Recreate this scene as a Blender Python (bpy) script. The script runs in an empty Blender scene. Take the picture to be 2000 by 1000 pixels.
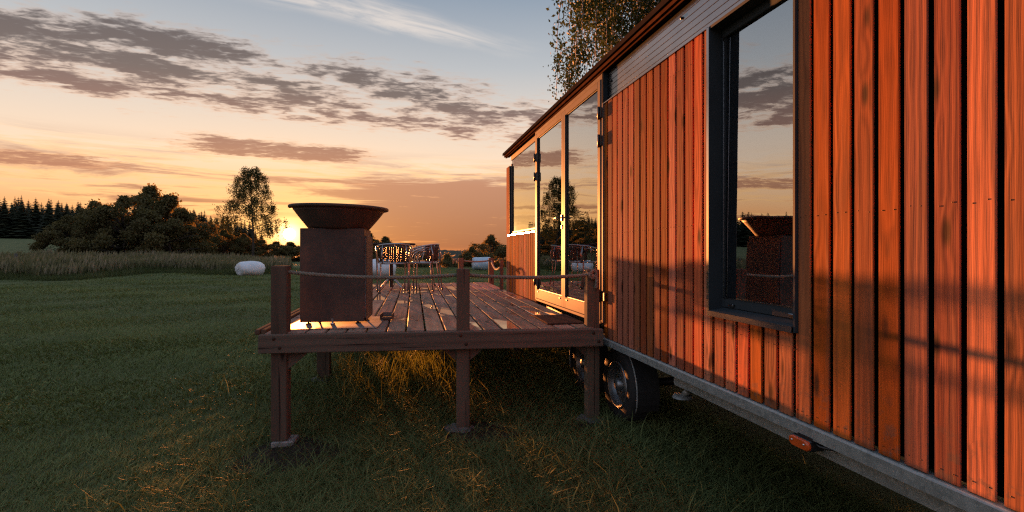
import bpy, bmesh, math, random
import numpy as np
from mathutils import Vector, Matrix, Euler

R = math.radians
sc = bpy.context.scene
COL = sc.collection

# ------------------------------------------------------------------ camera
CAM_H = 1.5
cam_d = bpy.data.cameras.new('camera')
cam = bpy.data.objects.new('camera', cam_d)
COL.objects.link(cam)
cam_d.sensor_width = 36.0
cam_d.lens = 18.36
cam_d.shift_y = -0.00475
cam_d.clip_start = 0.05
cam_d.clip_end = 9000
cam.location = (0, 0, CAM_H)
cam.rotation_euler = (R(90), 0, R(-12.0))
sc.camera = cam

# ------------------------------------------------------------------ sun, sky, exposure
SUN_AZ, SUN_EL = -11.1, 1.73            # degrees clockwise from +Y, above the horizon
S = Vector((math.sin(R(SUN_AZ)) * math.cos(R(SUN_EL)), math.cos(R(SUN_AZ)) * math.cos(R(SUN_EL)), math.sin(R(SUN_EL))))
sun_d = bpy.data.lights.new('sun', 'SUN')
sun_d.energy = 5.0
sun_d.angle = R(0.55)
sun_d.color = (1.0, 0.30, 0.07)
sun = bpy.data.objects.new('sun', sun_d)
COL.objects.link(sun)
sun.rotation_euler = S.to_track_quat('Z', 'Y').to_euler()
sun.location = (-20, 60, 30)

sc.view_settings.view_transform = 'Standard'
sc.view_settings.look = 'None'
sc.view_settings.gamma = 1.0
sc.view_settings.use_curve_mapping = False
sc.view_settings.exposure = 3.0
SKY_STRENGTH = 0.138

sc.render.engine = 'CYCLES'
sc.cycles.use_denoising = False      # the photograph is grainy too
try:
    sc.cycles.denoiser = 'OPENIMAGEDENOISE'
except Exception:
    pass
sc.cycles.denoising_prefilter = 'ACCURATE'
sc.cycles.filter_width = 1.25
sc.cycles.max_bounces = 6
sc.cycles.transparent_max_bounces = 10
sc.cycles.sample_clamp_indirect = 4.0
sc.cycles.caustics_reflective = False
sc.cycles.caustics_refractive = False


def lin(r, g, b):
    f = lambda c: (c / 255 / 12.92) if c / 255 <= 0.04045 else ((c / 255 + 0.055) / 1.055) ** 2.4
    return (f(r), f(g), f(b), 1.0)


class NT:
    """small node-tree writer: values may be numbers, tuples or sockets"""
    def __init__(self, tree):
        self.t = tree
        self.n = tree.nodes
        self.l = tree.links

    def node(self, typ, **props):
        nd = self.n.new(typ)
        for k, v in props.items():
            setattr(nd, k, v)
        return nd

    def put(self, sock, v):
        if isinstance(v, bpy.types.NodeSocket):
            self.l.new(v, sock)
        elif v is not None:
            try:
                sock.default_value = v
            except Exception:
                sock.default_value = tuple(v) + (1.0,) if len(v) == 3 else tuple(v)[:3]

    def m(self, op, a, b=None, c=None, clamp=False):
        nd = self.node('ShaderNodeMath', operation=op, use_clamp=clamp)
        for i, v in enumerate((a, b, c)):
            if v is not None:
                self.put(nd.inputs[i], v)
        return nd.outputs[0]

    def v(self, op, a, b=None, scale=None):
        nd = self.node('ShaderNodeVectorMath', operation=op)
        self.put(nd.inputs[0], a)
        if b is not None:
            self.put(nd.inputs[1], b)
        if scale is not None:
            self.put(nd.inputs['Scale'], scale)
        return nd.outputs['Value'] if op in ('DOT_PRODUCT', 'LENGTH', 'DISTANCE') else nd.outputs[0]

    def sep(self, a):
        nd = self.node('ShaderNodeSeparateXYZ')
        self.put(nd.inputs[0], a)
        return nd.outputs

    def comb(self, x, y, z):
        nd = self.node('ShaderNodeCombineXYZ')
        for i, v in enumerate((x, y, z)):
            self.put(nd.inputs[i], v)
        return nd.outputs[0]

    def mix(self, f, a, b, blend='MIX'):
        nd = self.node('ShaderNodeMix', data_type='RGBA', blend_type=blend, clamp_factor=True)
        self.put(nd.inputs['Factor'], f)
        self.put(nd.inputs[6], a)
        self.put(nd.inputs[7], b)
        return nd.outputs[2]

    def noise(self, vec, scale=5, detail=4, rough=0.5, dist=0.0, col=False):
        nd = self.node('ShaderNodeTexNoise')
        self.put(nd.inputs['Vector'], vec)
        self.put(nd.inputs['Scale'], scale)
        self.put(nd.inputs['Detail'], detail)
        self.put(nd.inputs['Roughness'], rough)
        self.put(nd.inputs['Distortion'], dist)
        return nd.outputs['Color' if col else 'Fac']

    def ramp(self, f, stops, interp='LINEAR'):
        nd = self.node('ShaderNodeValToRGB')
        cr = nd.color_ramp
        cr.interpolation = interp
        while len(cr.elements) < len(stops):
            cr.elements.new(0.5)
        for e, (p, c) in zip(cr.elements, stops):
            e.position = p
            e.color = c if len(c) == 4 else tuple(c) + (1,)
        self.put(nd.inputs[0], f)
        return nd.outputs[0]

    def smooth(self, x, a, b):
        nd = self.node('ShaderNodeMapRange', interpolation_type='SMOOTHSTEP')
        self.put(nd.inputs['Value'], x)
        self.put(nd.inputs['From Min'], a)
        self.put(nd.inputs['From Max'], b)
        return nd.outputs[0]

    def lerp(self, x, a, b, c, d):
        nd = self.node('ShaderNodeMapRange')
        for k, v in zip(('Value', 'From Min', 'From Max', 'To Min', 'To Max'), (x, a, b, c, d)):
            self.put(nd.inputs[k], v)
        return nd.outputs[0]


def build_world():
    w = bpy.data.worlds.new('World')
    sc.world = w
    w.use_nodes = True
    t = NT(w.node_tree)
    t.n.clear()
    out = t.node('ShaderNodeOutputWorld')
    bg = t.node('ShaderNodeBackground')
    t.l.new(bg.outputs[0], out.inputs[0])
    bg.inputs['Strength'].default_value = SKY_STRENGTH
    d = t.v('NORMALIZE', t.node('ShaderNodeTexCoord').outputs['Generated'])
    x, y, z = t.sep(d)
    el = t.m('MULTIPLY', t.m('ARCSINE', z), 180 / math.pi)               # degrees
    cosg = t.v('DOT_PRODUCT', d, tuple(S))
    g = t.m('MULTIPLY', t.m('ARCCOSINE', t.m('MINIMUM', cosg, 0.999999)), 180 / math.pi)
    e01 = t.m('DIVIDE', t.m('MAXIMUM', el, 0.0), 60.0, clamp=True)
    # clear sky towards the sunset and away from it
    warm = t.ramp(e01, [(0.0, lin(214, 122, 72)), (0.045, lin(238, 150, 86)), (0.09, lin(243, 188, 138)),
                        (0.15, lin(243, 213, 184)), (0.23, lin(216, 204, 192)), (0.32, lin(178, 182, 186)),
                        (0.43, lin(138, 152, 168)), (0.65, lin(148, 166, 192)), (1.0, lin(150, 170, 198))])
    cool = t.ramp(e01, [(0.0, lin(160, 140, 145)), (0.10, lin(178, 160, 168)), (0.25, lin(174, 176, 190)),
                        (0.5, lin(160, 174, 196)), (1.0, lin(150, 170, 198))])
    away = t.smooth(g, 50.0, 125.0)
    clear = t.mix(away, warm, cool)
    # yellow light round the sun, wider along the horizon than upwards
    elq = t.m('MULTIPLY', t.m('SUBTRACT', el, SUN_EL), 1.7)
    az = t.m('MULTIPLY', t.m('ARCTAN2', x, y), 180 / math.pi)
    daz = t.m('SUBTRACT', az, SUN_AZ)
    gg = t.m('SQRT', t.m('ADD', t.m('MULTIPLY', elq, elq), t.m('MULTIPLY', daz, daz)))
    wide = t.m('EXPONENT', t.m('MULTIPLY', gg, -1 / 10.0))
    clear = t.mix(t.m('MULTIPLY', wide, 0.5), clear, lin(255, 190, 104))

    # the cloud deck lies on a plane overhead: dir.xy / dir.z
    zz = t.m('ADD', t.m('MAXIMUM', z, 0.0), 0.012)
    px, py = t.m('DIVIDE', x, zz), t.m('DIVIDE', y, zz)
    dd = t.m('ADD', t.m('MULTIPLY', px, -0.322), t.m('MULTIPLY', py, 0.947))   # across the rolls
    ss = t.m('ADD', t.m('MULTIPLY', px, 0.947), t.m('MULTIPLY', py, 0.322))    # along them
    P = t.comb(px, py, 0.0)
    n_big = t.noise(P, 0.9, 3, 0.5)
    n_mid = t.noise(P, 2.4, 4, 0.55)
    n_a = t.noise(t.comb(t.m('MULTIPLY', px, 1.4), t.m('MULTIPLY', py, 1.9), 3.0), 2.6, 8, 0.55, 0.4)
    n_b = t.noise(t.comb(t.m('MULTIPLY', px, 1.6), t.m('MULTIPLY', py, 2.6), 7.0), 6.5, 6, 0.6, 0.3)
    n_fine = t.m('ADD', t.m('MULTIPLY', n_a, 0.5), t.m('MULTIPLY', n_b, 0.5))

    def band(center, half, soft, wob=0.5):
        q = t.m('ABSOLUTE', t.m('SUBTRACT', t.m('ADD', dd, t.m('MULTIPLY', t.m('SUBTRACT', n_big, 0.5), wob)), center))
        return t.m('SUBTRACT', 1.0, t.smooth(q, half, half + soft))
    b1 = band(3.36, 0.34, 0.85)
    b2 = t.m('MULTIPLY', band(5.28, 0.22, 0.6), t.m('MULTIPLY', t.smooth(ss, -0.6, 0.2), t.m('SUBTRACT', 1.0, t.smooth(ss, 1.0, 1.9))))
    b3 = t.m('MULTIPLY', band(6.85, 0.15, 0.75), t.m('SUBTRACT', 1.0, t.smooth(ss, -1.2, -0.2)))
    thick = t.m('SUBTRACT', 1.0, t.m('MULTIPLY', t.smooth(ss, -1.9, 2.0), 0.22))
    cov1 = t.m('MULTIPLY', t.m('MULTIPLY', b1, thick), t.m('ADD', 0.55, t.m('MULTIPLY', t.smooth(n_mid, 0.3, 0.62), 0.5)))
    cov = t.m('MAXIMUM', t.m('MAXIMUM', cov1, t.m('MULTIPLY', b2, 0.95)), t.m('MULTIPLY', b3, 0.9))
    # scattered scraps everywhere else, ever fewer upwards
    scraps = t.m('MULTIPLY', t.smooth(n_big, 0.53, 0.75), 0.62)
    cov = t.m('MAXIMUM', cov, t.m('MULTIPLY', scraps, t.smooth(dd, 3.4, 5.0)))
    dens = t.smooth(t.m('ADD', n_fine, t.m('MULTIPLY', t.m('SUBTRACT', cov, 0.5), 0.44)), 0.42, 0.70)
    dens = t.m('MULTIPLY', dens, t.smooth(cov, 0.02, 0.22))
    # long low sheets above the horizon
    low = t.noise(t.comb(t.m('MULTIPLY', az, 0.06), t.m('MULTIPLY', el, 0.75), 1.7), 1.0, 8, 0.64, 0.5)
    lowm = t.m('MULTIPLY', t.m('SUBTRACT', 1.0, t.smooth(el, 7.0, 11.0)), t.smooth(el, -0.5, 0.6))
    right_bank = t.m('MULTIPLY', t.smooth(az, -10.0, 1.0), t.m('SUBTRACT', 1.0, t.smooth(el, 7.2, 8.6)))
    low2 = t.noise(t.comb(t.m('MULTIPLY', az, 0.14), t.m('MULTIPLY', el, 2.1), 5.1), 1.0, 6, 0.6, 0.4)
    lows = t.m('ADD', t.m('ADD', low, t.m('MULTIPLY', right_bank, 0.16)), t.m('MULTIPLY', t.m('SUBTRACT', low2, 0.5), 0.22))
    lowf = t.smooth(lows, 0.46, 0.60)
    lowedge = t.m('MULTIPLY', t.smooth(lows, 0.40, 0.48), t.m('SUBTRACT', 1.0, t.smooth(lows, 0.48, 0.55)))
    lowf = t.m('MULTIPLY', t.m('MULTIPLY', lowf, lowm), 0.92)
    cl_dark = t.ramp(e01, [(0.0, lin(128, 84, 72)), (0.05, lin(156, 102, 82)), (0.12, lin(178, 120, 94)), (0.2, lin(142, 100, 88)),
                           (0.27, lin(104, 88, 84)), (0.4, lin(78, 74, 76)), (0.8, lin(84, 86, 94))])
    cl_edge = t.ramp(e01, [(0.0, lin(232, 150, 92)), (0.12, lin(244, 178, 128)), (0.22, lin(232, 178, 142)),
                           (0.32, lin(196, 168, 150)), (0.5, lin(150, 148, 150))])
    clear = t.mix(t.m('MULTIPLY', t.m('MULTIPLY', lowedge, lowm), t.m('SUBTRACT', 0.7, t.m('MULTIPLY', away, 0.6))), clear, lin(255, 196, 132))
    cl = t.mix(t.smooth(dens, 0.25, 0.98), cl_edge, cl_dark)
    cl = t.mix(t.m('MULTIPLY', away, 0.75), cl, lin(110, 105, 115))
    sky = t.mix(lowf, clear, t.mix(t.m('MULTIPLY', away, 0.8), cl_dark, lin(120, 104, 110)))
    sky = t.mix(t.m('MULTIPLY', dens, 0.93), sky, cl)
    # a wisp of high white cirrus
    wisp_n = t.noise(t.comb(t.m('MULTIPLY', ss, 0.9), t.m('MULTIPLY', dd, 4.0), 9.0), 2.2, 7, 0.6, 0.8)
    wq = t.m('ABSOLUTE', t.m('ADD', t.m('SUBTRACT', dd, 2.13), t.m('MULTIPLY', t.m('SUBTRACT', n_big, 0.5), 0.35)))
    wm = t.m('MULTIPLY', t.m('SUBTRACT', 1.0, t.smooth(wq, 0.02, 0.16)), t.m('MULTIPLY', t.smooth(ss, -0.2, 0.4), t.m('SUBTRACT', 1.0, t.smooth(ss, 0.8, 1.5))))
    sky = t.mix(t.m('MULTIPLY', wm, t.m('MULTIPLY', t.smooth(wisp_n, 0.3, 0.65), 0.75)), sky, lin(226, 214, 204))
    # bright aureole and the sun itself
    near = t.m('EXPONENT', t.m('MULTIPLY', t.m('MULTIPLY', gg, gg), -1 / 26.0))
    sky = t.mix(t.m('MULTIPLY', near, 0.8), sky, (1.25, 0.72, 0.26, 1))
    core = t.m('EXPONENT', t.m('MULTIPLY', t.m('MULTIPLY', g, g), -1 / 1.1))
    disc = t.m('SUBTRACT', 1.0, t.smooth(g, 0.38, 0.62))
    glow = t.v('SCALE', (1.0, 0.62, 0.25), scale=t.m('MULTIPLY', core, 3.2))
    dsc = t.v('SCALE', (1.0, 0.86, 0.6), scale=t.m('MULTIPLY', disc, 40.0))
    nish = t.node('ShaderNodeTexSky', sky_type='NISHITA', sun_disc=False)
    nish.sun_elevation = R(SUN_EL)
    nish.sun_rotation = R(SUN_AZ)
    nish.altitude = 500
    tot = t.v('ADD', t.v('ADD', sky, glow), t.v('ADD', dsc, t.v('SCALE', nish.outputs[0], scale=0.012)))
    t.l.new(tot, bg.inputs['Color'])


build_world()

# ------------------------------------------------------------------ materials
MATS = {}


def new_mat(name):
    m = bpy.data.materials.new(name)
    m.use_nodes = True
    t = NT(m.node_tree)
    t.n.clear()
    out = t.node('ShaderNodeOutputMaterial')
    MATS[name] = m
    return t, out


def pbsdf(t, out, base, rough=0.6, metal=0.0, bump=None, bump_s=0.3, bump_d=0.01, spec=0.5, coat=0.0):
    b = t.node('ShaderNodeBsdfPrincipled')
    t.put(b.inputs['Base Color'], base)
    t.put(b.inputs['Roughness'], rough)
    t.put(b.inputs['Metallic'], metal)
    t.put(b.inputs['Specular IOR Level'], spec)
    if coat:
        t.put(b.inputs['Coat Weight'], coat)
        t.put(b.inputs['Coat Roughness'], 0.25)
    if bump is not None:
        bn = t.node('ShaderNodeBump')
        t.put(bn.inputs['Height'], bump)
        t.put(bn.inputs['Strength'], bump_s)
        t.put(bn.inputs['Distance'], bump_d)
        t.l.new(bn.outputs[0], b.inputs['Normal'])
    t.l.new(b.outputs[0], out.inputs[0])
    return b


def wood(name, dark, light, knot, rough=(0.5, 0.7), axis='Z', ring=26.0, wet=False, tint=0.25, spec=0.4, crack=0.0, fig=0.42, weather=0.0):
    """sawn timber: rings round a slightly tilted pith axis give cathedral grain along the board"""
    t, out = new_mat(name)
    co = t.node('ShaderNodeTexCoord').outputs['Object']
    rnd = t.node('ShaderNodeObjectInfo').outputs['Random']
    x, y, z = t.sep(co)
    if axis == 'X':
        x, y, z = y, z, x
    elif axis == 'Y':
        x, y, z = x, z, y
    r1 = t.m('FRACT', t.m('MULTIPLY', rnd, 17.31))
    r2 = t.m('FRACT', t.m('MULTIPLY', rnd, 71.77))
    r3 = t.m('FRACT', t.m('MULTIPLY', rnd, 131.3))
    zo = t.m('ADD', z, t.m('MULTIPLY', rnd, 37.0))
    slow = t.noise(t.comb(t.m('MULTIPLY', x, 2.0), t.m('MULTIPLY', y, 2.0), t.m('MULTIPLY', zo, 1.3)), 1.0, 2, 0.5, col=True)
    sx, sy, sz = t.sep(slow)
    # pith axis wanders along the board
    ax = t.m('ADD', t.m('ADD', x, t.m('MULTIPLY', t.m('SUBTRACT', r1, 0.5), 0.05)), t.m('MULTIPLY', t.m('SUBTRACT', sx, 0.5), 0.035))
    ay = t.m('ADD', t.m('ADD', y, t.m('MULTIPLY', t.m('SUBTRACT', r3, 0.5), 0.05)), t.m('MULTIPLY', t.m('SUBTRACT', sy, 0.5), 0.035))
    ax = t.m('ADD', ax, t.m('ADD', 0.02, t.m('MULTIPLY', t.m('SUBTRACT', sz, 0.5), 0.10)))
    rad = t.m('SQRT', t.m('ADD', t.m('MULTIPLY', ax, ax), t.m('MULTIPLY', ay, ay)))
    # knots
    vor = t.node('ShaderNodeTexVoronoi', feature='F1', distance='EUCLIDEAN')
    t.put(vor.inputs['Vector'], t.comb(t.m('MULTIPLY', t.m('ADD', x, t.m('MULTIPLY', r2, 9.0)), 11.0), t.m('MULTIPLY', t.m('ADD', y, t.m('MULTIPLY', r1, 9.0)), 11.0), t.m('MULTIPLY', zo, 3.4)))
    vor.inputs['Scale'].default_value = 1.0
    vd = vor.outputs['Distance']
    pick = t.m('GREATER_THAN', t.sep(vor.outputs['Color'])[0], 0.42)
    kn = t.m('MULTIPLY', t.m('SUBTRACT', 1.0, t.smooth(vd, 0.07, 0.25)), pick)
    kw = t.m('MULTIPLY', t.m('SUBTRACT', 1.0, t.smooth(vd, 0.1, 0.5)), pick)
    ph = t.m('ADD', t.m('MULTIPLY', rad, ring * 6.283), t.m('MULTIPLY', kw, 4.0))
    wave = t.m('ADD', 0.5, t.m('MULTIPLY', t.m('SINE', ph), 0.5))
    fib = t.noise(t.comb(t.m('MULTIPLY', x, 260.0), t.m('MULTIPLY', y, 260.0), t.m('MULTIPLY', zo, 5.0)), 1.0, 3, 0.6)
    blot = t.noise(t.comb(t.m('MULTIPLY', x, 9.0), t.m('MULTIPLY', y, 9.0), t.m('MULTIPLY', zo, 2.2)), 1.0, 4, 0.6)
    f = t.m('ADD', t.m('MULTIPLY', t.m('POWER', wave, 1.6), fig), t.m('ADD', t.m('MULTIPLY', fib, 0.46), t.m('MULTIPLY', t.m('SUBTRACT', blot, 0.5), 0.62)))
    colr = t.mix(t.smooth(f, 0.06, 0.80), light, dark)
    shade = t.m('ADD', 1.0 - tint * 0.5, t.m('MULTIPLY', r2, tint))
    hs = t.node('ShaderNodeHueSaturation')
    t.put(hs.inputs['Hue'], t.m('ADD', 0.4925, t.m('MULTIPLY', r3, 0.015)))
    t.put(hs.inputs['Saturation'], t.m('ADD', 0.88, t.m('MULTIPLY', r1, 0.2)))
    t.put(hs.inputs['Value'], shade)
    t.put(hs.inputs['Color'], colr)
    colr = hs.outputs[0]
    if weather:
        wn0 = t.noise(t.comb(t.m('MULTIPLY', x, 14.0), t.m('MULTIPLY', y, 14.0), t.m('MULTIPLY', zo, 0.9)), 1.0, 5, 0.65)
        colr = t.mix(t.m('MULTIPLY', t.smooth(wn0, 0.5, 0.72), weather), colr, (0.15, 0.075, 0.05, 1))
        drt = t.noise(t.node('ShaderNodeNewGeometry').outputs['Position'], 22.0, 5, 0.7)
        gz_ = t.sep(t.node('ShaderNodeNewGeometry').outputs['Position'])[2]
        spl = t.m('MULTIPLY', t.m('SUBTRACT', 1.0, t.smooth(gz_, 0.77, 1.05)), t.smooth(drt, 0.5, 0.62))
        colr = t.mix(t.m('MULTIPLY', spl, 0.55), colr, (0.11, 0.085, 0.065, 1))
    colr = t.mix(kn, colr, knot)
    h = t.m('ADD', t.m('MULTIPLY', fib, 0.6), t.m('ADD', t.m('MULTIPLY', wave, 0.35), t.m('MULTIPLY', kn, -0.5)))
    if crack:
        ck = t.noise(t.comb(t.m('MULTIPLY', x, 60.0), t.m('MULTIPLY', y, 60.0), t.m('MULTIPLY', zo, 1.1)), 1.0, 3, 0.5)
        ckm = t.smooth(ck, 0.66, 0.70)
        colr = t.mix(t.m('MULTIPLY', ckm, crack), colr, knot)
        h = t.m('SUBTRACT', h, ckm)
    ro = t.m('ADD', rough[0], t.m('MULTIPLY', fib, rough[1] - rough[0]))
    bs = 0.35
    if wet:
        wp = t.node('ShaderNodeNewGeometry').outputs['Position']
        wx, wy, wz = t.sep(wp)
        wn = t.noise(t.comb(t.m('MULTIPLY', wx, 1.0), t.m('MULTIPLY', wy, 0.55), t.m('MULTIPLY', rnd, 0.8)), 1.7, 4, 0.5, 0.3)
        up = t.m('GREATER_THAN', t.sep(t.node('ShaderNodeNewGeometry').outputs['Normal'])[2], 0.7)
        pud = t.m('MULTIPLY', t.smooth(wn, 0.59, 0.61), up)
        damp = t.m('MULTIPLY', t.smooth(wn, 0.40, 0.58), up)
        ro = t.m('SUBTRACT', ro, t.m('MULTIPLY', damp, 0.12))
        ro = t.m('ADD', t.m('MULTIPLY', ro, t.m('SUBTRACT', 1.0, pud)), t.m('MULTIPLY', pud, 0.03))
        colr = t.mix(t.m('MULTIPLY', damp, 0.45), colr, t.v('SCALE', colr, scale=0.45))
        h = t.m('MULTIPLY', h, t.m('SUBTRACT', 1.0, pud))
        bs = 0.4
    bn_ = t.node('ShaderNodeBump')
    t.put(bn_.inputs['Height'], h)
    t.put(bn_.inputs['Strength'], bs)
    t.put(bn_.inputs['Distance'], 0.004)
    df = t.node('ShaderNodeBsdfDiffuse')
    t.put(df.inputs['Color'], colr)
    df.inputs['Roughness'].default_value = 0.8
    gs = t.node('ShaderNodeBsdfGlossy')
    t.put(gs.inputs['Roughness'], ro)
    gs.inputs['Color'].default_value = (0.9, 0.9, 0.9, 1)
    t.l.new(bn_.outputs[0], df.inputs['Normal'])
    t.l.new(bn_.outputs[0], gs.inputs['Normal'])
    ms = t.node('ShaderNodeMixShader')
    t.put(ms.inputs[0], spec)
    t.l.new(df.outputs[0], ms.inputs[1])
    t.l.new(gs.outputs[0], ms.inputs[2])
    if wet:
        wt = t.node('ShaderNodeBsdfPrincipled')
        t.put(wt.inputs['Base Color'], colr)
        wt.inputs['Roughness'].default_value = 0.035
        wt.inputs['IOR'].default_value = 1.33
        m2 = t.node('ShaderNodeMixShader')
        t.put(m2.inputs[0], pud)
        t.l.new(ms.outputs[0], m2.inputs[1])
        t.l.new(wt.outputs[0], m2.inputs[2])
        ms = m2
    t.l.new(ms.outputs[0], out.inputs[0])


wood('wall_wood', (0.165, 0.038, 0.016, 1), (0.49, 0.128, 0.041, 1), (0.045, 0.014, 0.008, 1), rough=(0.6, 0.8), axis='Z', tint=0.8, spec=0.012, fig=0.19, ring=46.0, weather=0.55)
wood('deck_wood', (0.11, 0.068, 0.046, 1), (0.31, 0.205, 0.142, 1), (0.03, 0.018, 0.012, 1), rough=(0.5, 0.7), axis='Y', wet=True, tint=0.4, crack=0.8, ring=18, spec=0.035, fig=0.12)
wood('beam_wood_x', (0.055, 0.040, 0.029, 1), (0.14, 0.104, 0.074, 1), (0.02, 0.012, 0.01, 1), rough=(0.6, 0.8), axis='X', tint=0.3, crack=0.9, ring=16, spec=0.012, fig=0.16)
wood('beam_wood_z', (0.055, 0.040, 0.029, 1), (0.14, 0.104, 0.074, 1), (0.02, 0.012, 0.01, 1), rough=(0.6, 0.8), axis='Z', tint=0.3, crack=0.9, ring=16, spec=0.012, fig=0.16)
wood('interior_wood', (0.16, 0.10, 0.06, 1), (0.3, 0.2, 0.12, 1), (0.05, 0.03, 0.02, 1), axis='Z', spec=0.02)


def simple(name, col, rough=0.5, metal=0.0, nscale=8.0, var=0.25, bump=0.15, spec=0.5, bd=0.002, rvar=0.12, coat=0.0):
    t, out = new_mat(name)
    co = t.node('ShaderNodeTexCoord').outputs['Object']
    n = t.noise(co, nscale, 6, 0.6)
    n2 = t.noise(co, nscale * 14, 3, 0.6)
    f = t.m('ADD', t.m('MULTIPLY', n, 0.7), t.m('MULTIPLY', n2, 0.3))
    c = t.mix(t.smooth(f, 0.3, 0.7), tuple(k * (1 - var) for k in col[:3]) + (1,), tuple(min(1, k * (1 + var)) for k in col[:3]) + (1,))
    ro = t.m('ADD', rough - rvar * 0.5, t.m('MULTIPLY', n, rvar))
    pbsdf(t, out, c, ro, metal, n2, bump, bd, spec, coat)


simple('anthracite', (0.038, 0.047, 0.054), 0.5, 0.0, 5, 0.12, 0.03, spec=0.02)
simple('door_metal', (0.125, 0.108, 0.095), 0.45, 0.0, 5, 0.1, 0.03, spec=0.004)
simple('fascia_metal', (0.27, 0.285, 0.30), 0.19, 0.97, 4, 0.06, 0.015, rvar=0.05)
simple('membrane', (0.006, 0.006, 0.007), 0.9, 0, 6, 0.2, 0.1, spec=0.1)
simple('roof_metal', (0.018, 0.014, 0.013), 0.6, 0.0, 4, 0.2, 0.05, spec=0.0)
simple('soffit', (0.045, 0.022, 0.014), 0.7, 0, 9, 0.3, 0.1, spec=0.0)
simple('screw_steel', (0.055, 0.035, 0.025), 0.7, 0.0, 9, 0.3, 0.05, spec=0.05)
simple('tyre_rubber', (0.018, 0.018, 0.018), 0.75, 0, 12, 0.3, 0.3)
simple('rim_metal', (0.27, 0.285, 0.295), 0.4, 0.85, 9, 0.2, 0.05)
simple('hinge_black', (0.012, 0.012, 0.013), 0.4, 0, 8, 0.2, 0.1)
simple('chrome', (0.6, 0.6, 0.6), 0.18, 1.0, 9, 0.05, 0.02)
simple('chair_alu', (0.34, 0.34, 0.34), 0.28, 0.9, 10, 0.1, 0.04)
simple('wicker', (0.035, 0.018, 0.012), 0.45, 0, 30, 0.4, 0.2)
simple('table_top', (0.03, 0.024, 0.022), 0.65, 0, 10, 0.3, 0.1, spec=0.1)
simple('black_steel', (0.028, 0.026, 0.025), 0.5, 0.3, 7, 0.4, 0.2)
simple('concrete', (0.24, 0.23, 0.215), 0.9, 0, 14, 0.35, 0.6, spec=0.2, bd=0.01)
simple('stone', (0.15, 0.145, 0.135), 0.9, 0, 10, 0.4, 0.7, spec=0.2, bd=0.01)
simple('soil', (0.045, 0.034, 0.026), 0.95, 0, 12, 0.45, 0.8, spec=0.1, bd=0.03)
simple('bale_film', (0.66, 0.66, 0.69), 0.34, 0, 2.2, 0.1, 0.25, bd=0.02)
simple('bale_film_blue', (0.42, 0.52, 0.62), 0.34, 0, 3, 0.1, 0.5, bd=0.03)
simple('doormat_fibre', (0.06, 0.042, 0.034), 0.95, 0, 60, 0.6, 0.25, spec=0.0, bd=0.003)
simple('rope_fibre', (0.2, 0.175, 0.135), 0.9, 0, 60, 0.35, 0.5, spec=0.15, bd=0.003)
simple('bark', (0.07, 0.055, 0.045), 0.9, 0, 6, 0.45, 0.7, spec=0.15, bd=0.03)
simple('birch_bark', (0.33, 0.3, 0.27), 0.8, 0, 5, 0.6, 0.5, spec=0.2, bd=0.02)
simple('old_post_wood', (0.09, 0.08, 0.07), 0.9, 0, 20, 0.4, 0.5, spec=0.15)
simple('orange_lens', (0.55, 0.085, 0.015), 0.22, 0, 20, 0.15, 0.1, spec=0.6)
simple('plate_steel', (0.2, 0.18, 0.165), 0.5, 0.0, 6, 0.4, 0.03, rvar=0.4, spec=0.01)

simple('curtain_cloth', (0.5, 0.47, 0.38), 0.9, 0, 30, 0.1, 0.2, spec=0.05)
# rusting steel of the fire bowl
t, out = new_mat('corten')
co = t.node('ShaderNodeTexCoord').outputs['Object']
n1 = t.noise(co, 3.0, 8, 0.65)
n2 = t.noise(co, 40.0, 5, 0.65)
c = t.ramp(t.m('ADD', t.m('MULTIPLY', n1, 0.82), t.m('MULTIPLY', n2, 0.18)), [(0.3, (0.032, 0.029, 0.028)), (0.48, (0.062, 0.048, 0.040)), (0.66, (0.125, 0.075, 0.052))])
pbsdf(t, out, c, t.m('ADD', 0.55, t.m('MULTIPLY', n2, 0.3)), 0.15, n2, 0.35, 0.004, 0.35)

# galvanised steel with spangle
t, out = new_mat('galvanised')
co = t.node('ShaderNodeTexCoord').outputs['Object']
vo = t.node('ShaderNodeTexVoronoi', feature='F1')
t.put(vo.inputs['Vector'], co)
vo.inputs['Scale'].default_value = 55
n1 = t.noise(co, 9.0, 7, 0.65)
vf = t.sep(vo.outputs['Color'])[0]
c = t.mix(t.m('ADD', t.m('MULTIPLY', vf, 0.35), t.m('MULTIPLY', n1, 0.65)), (0.15, 0.17, 0.17, 1), (0.42, 0.44, 0.43, 1))
pbsdf(t, out, c, t.m('ADD', 0.42, t.m('MULTIPLY', n1, 0.3)), 0.45, n1, 0.2, 0.004)

# coated window glass: a reflecting skin over a clear pane
t, out = new_mat('window_glass')
fr = t.node('ShaderNodeFresnel')
fr.inputs['IOR'].default_value = 2.1
fac = t.m('ADD', t.m('MULTIPLY', fr.outputs[0], 0.6), 0.40, clamp=True)
gl = t.node('ShaderNodeBsdfGlossy')
gl.inputs['Roughness'].default_value = 0.0
gl.inputs['Color'].default_value = (0.97, 0.98, 1.0, 1)
rip = t.node('ShaderNodeBump')
t.put(rip.inputs['Height'], t.noise(t.node('ShaderNodeNewGeometry').outputs['Position'], 1.6, 2, 0.5))
rip.inputs['Strength'].default_value = 1.0
rip.inputs['Distance'].default_value = 0.0022
t.l.new(rip.outputs[0], gl.inputs['Normal'])
tr = t.node('ShaderNodeBsdfTransparent')
tr.inputs['Color'].default_value = (0.75, 0.8, 0.79, 1)
mx = t.node('ShaderNodeMixShader')
t.put(mx.inputs[0], fac)
t.l.new(tr.outputs[0], mx.inputs[1])
t.l.new(gl.outputs[0], mx.inputs[2])
t.l.new(mx.outputs[0], out.inputs[0])


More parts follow.
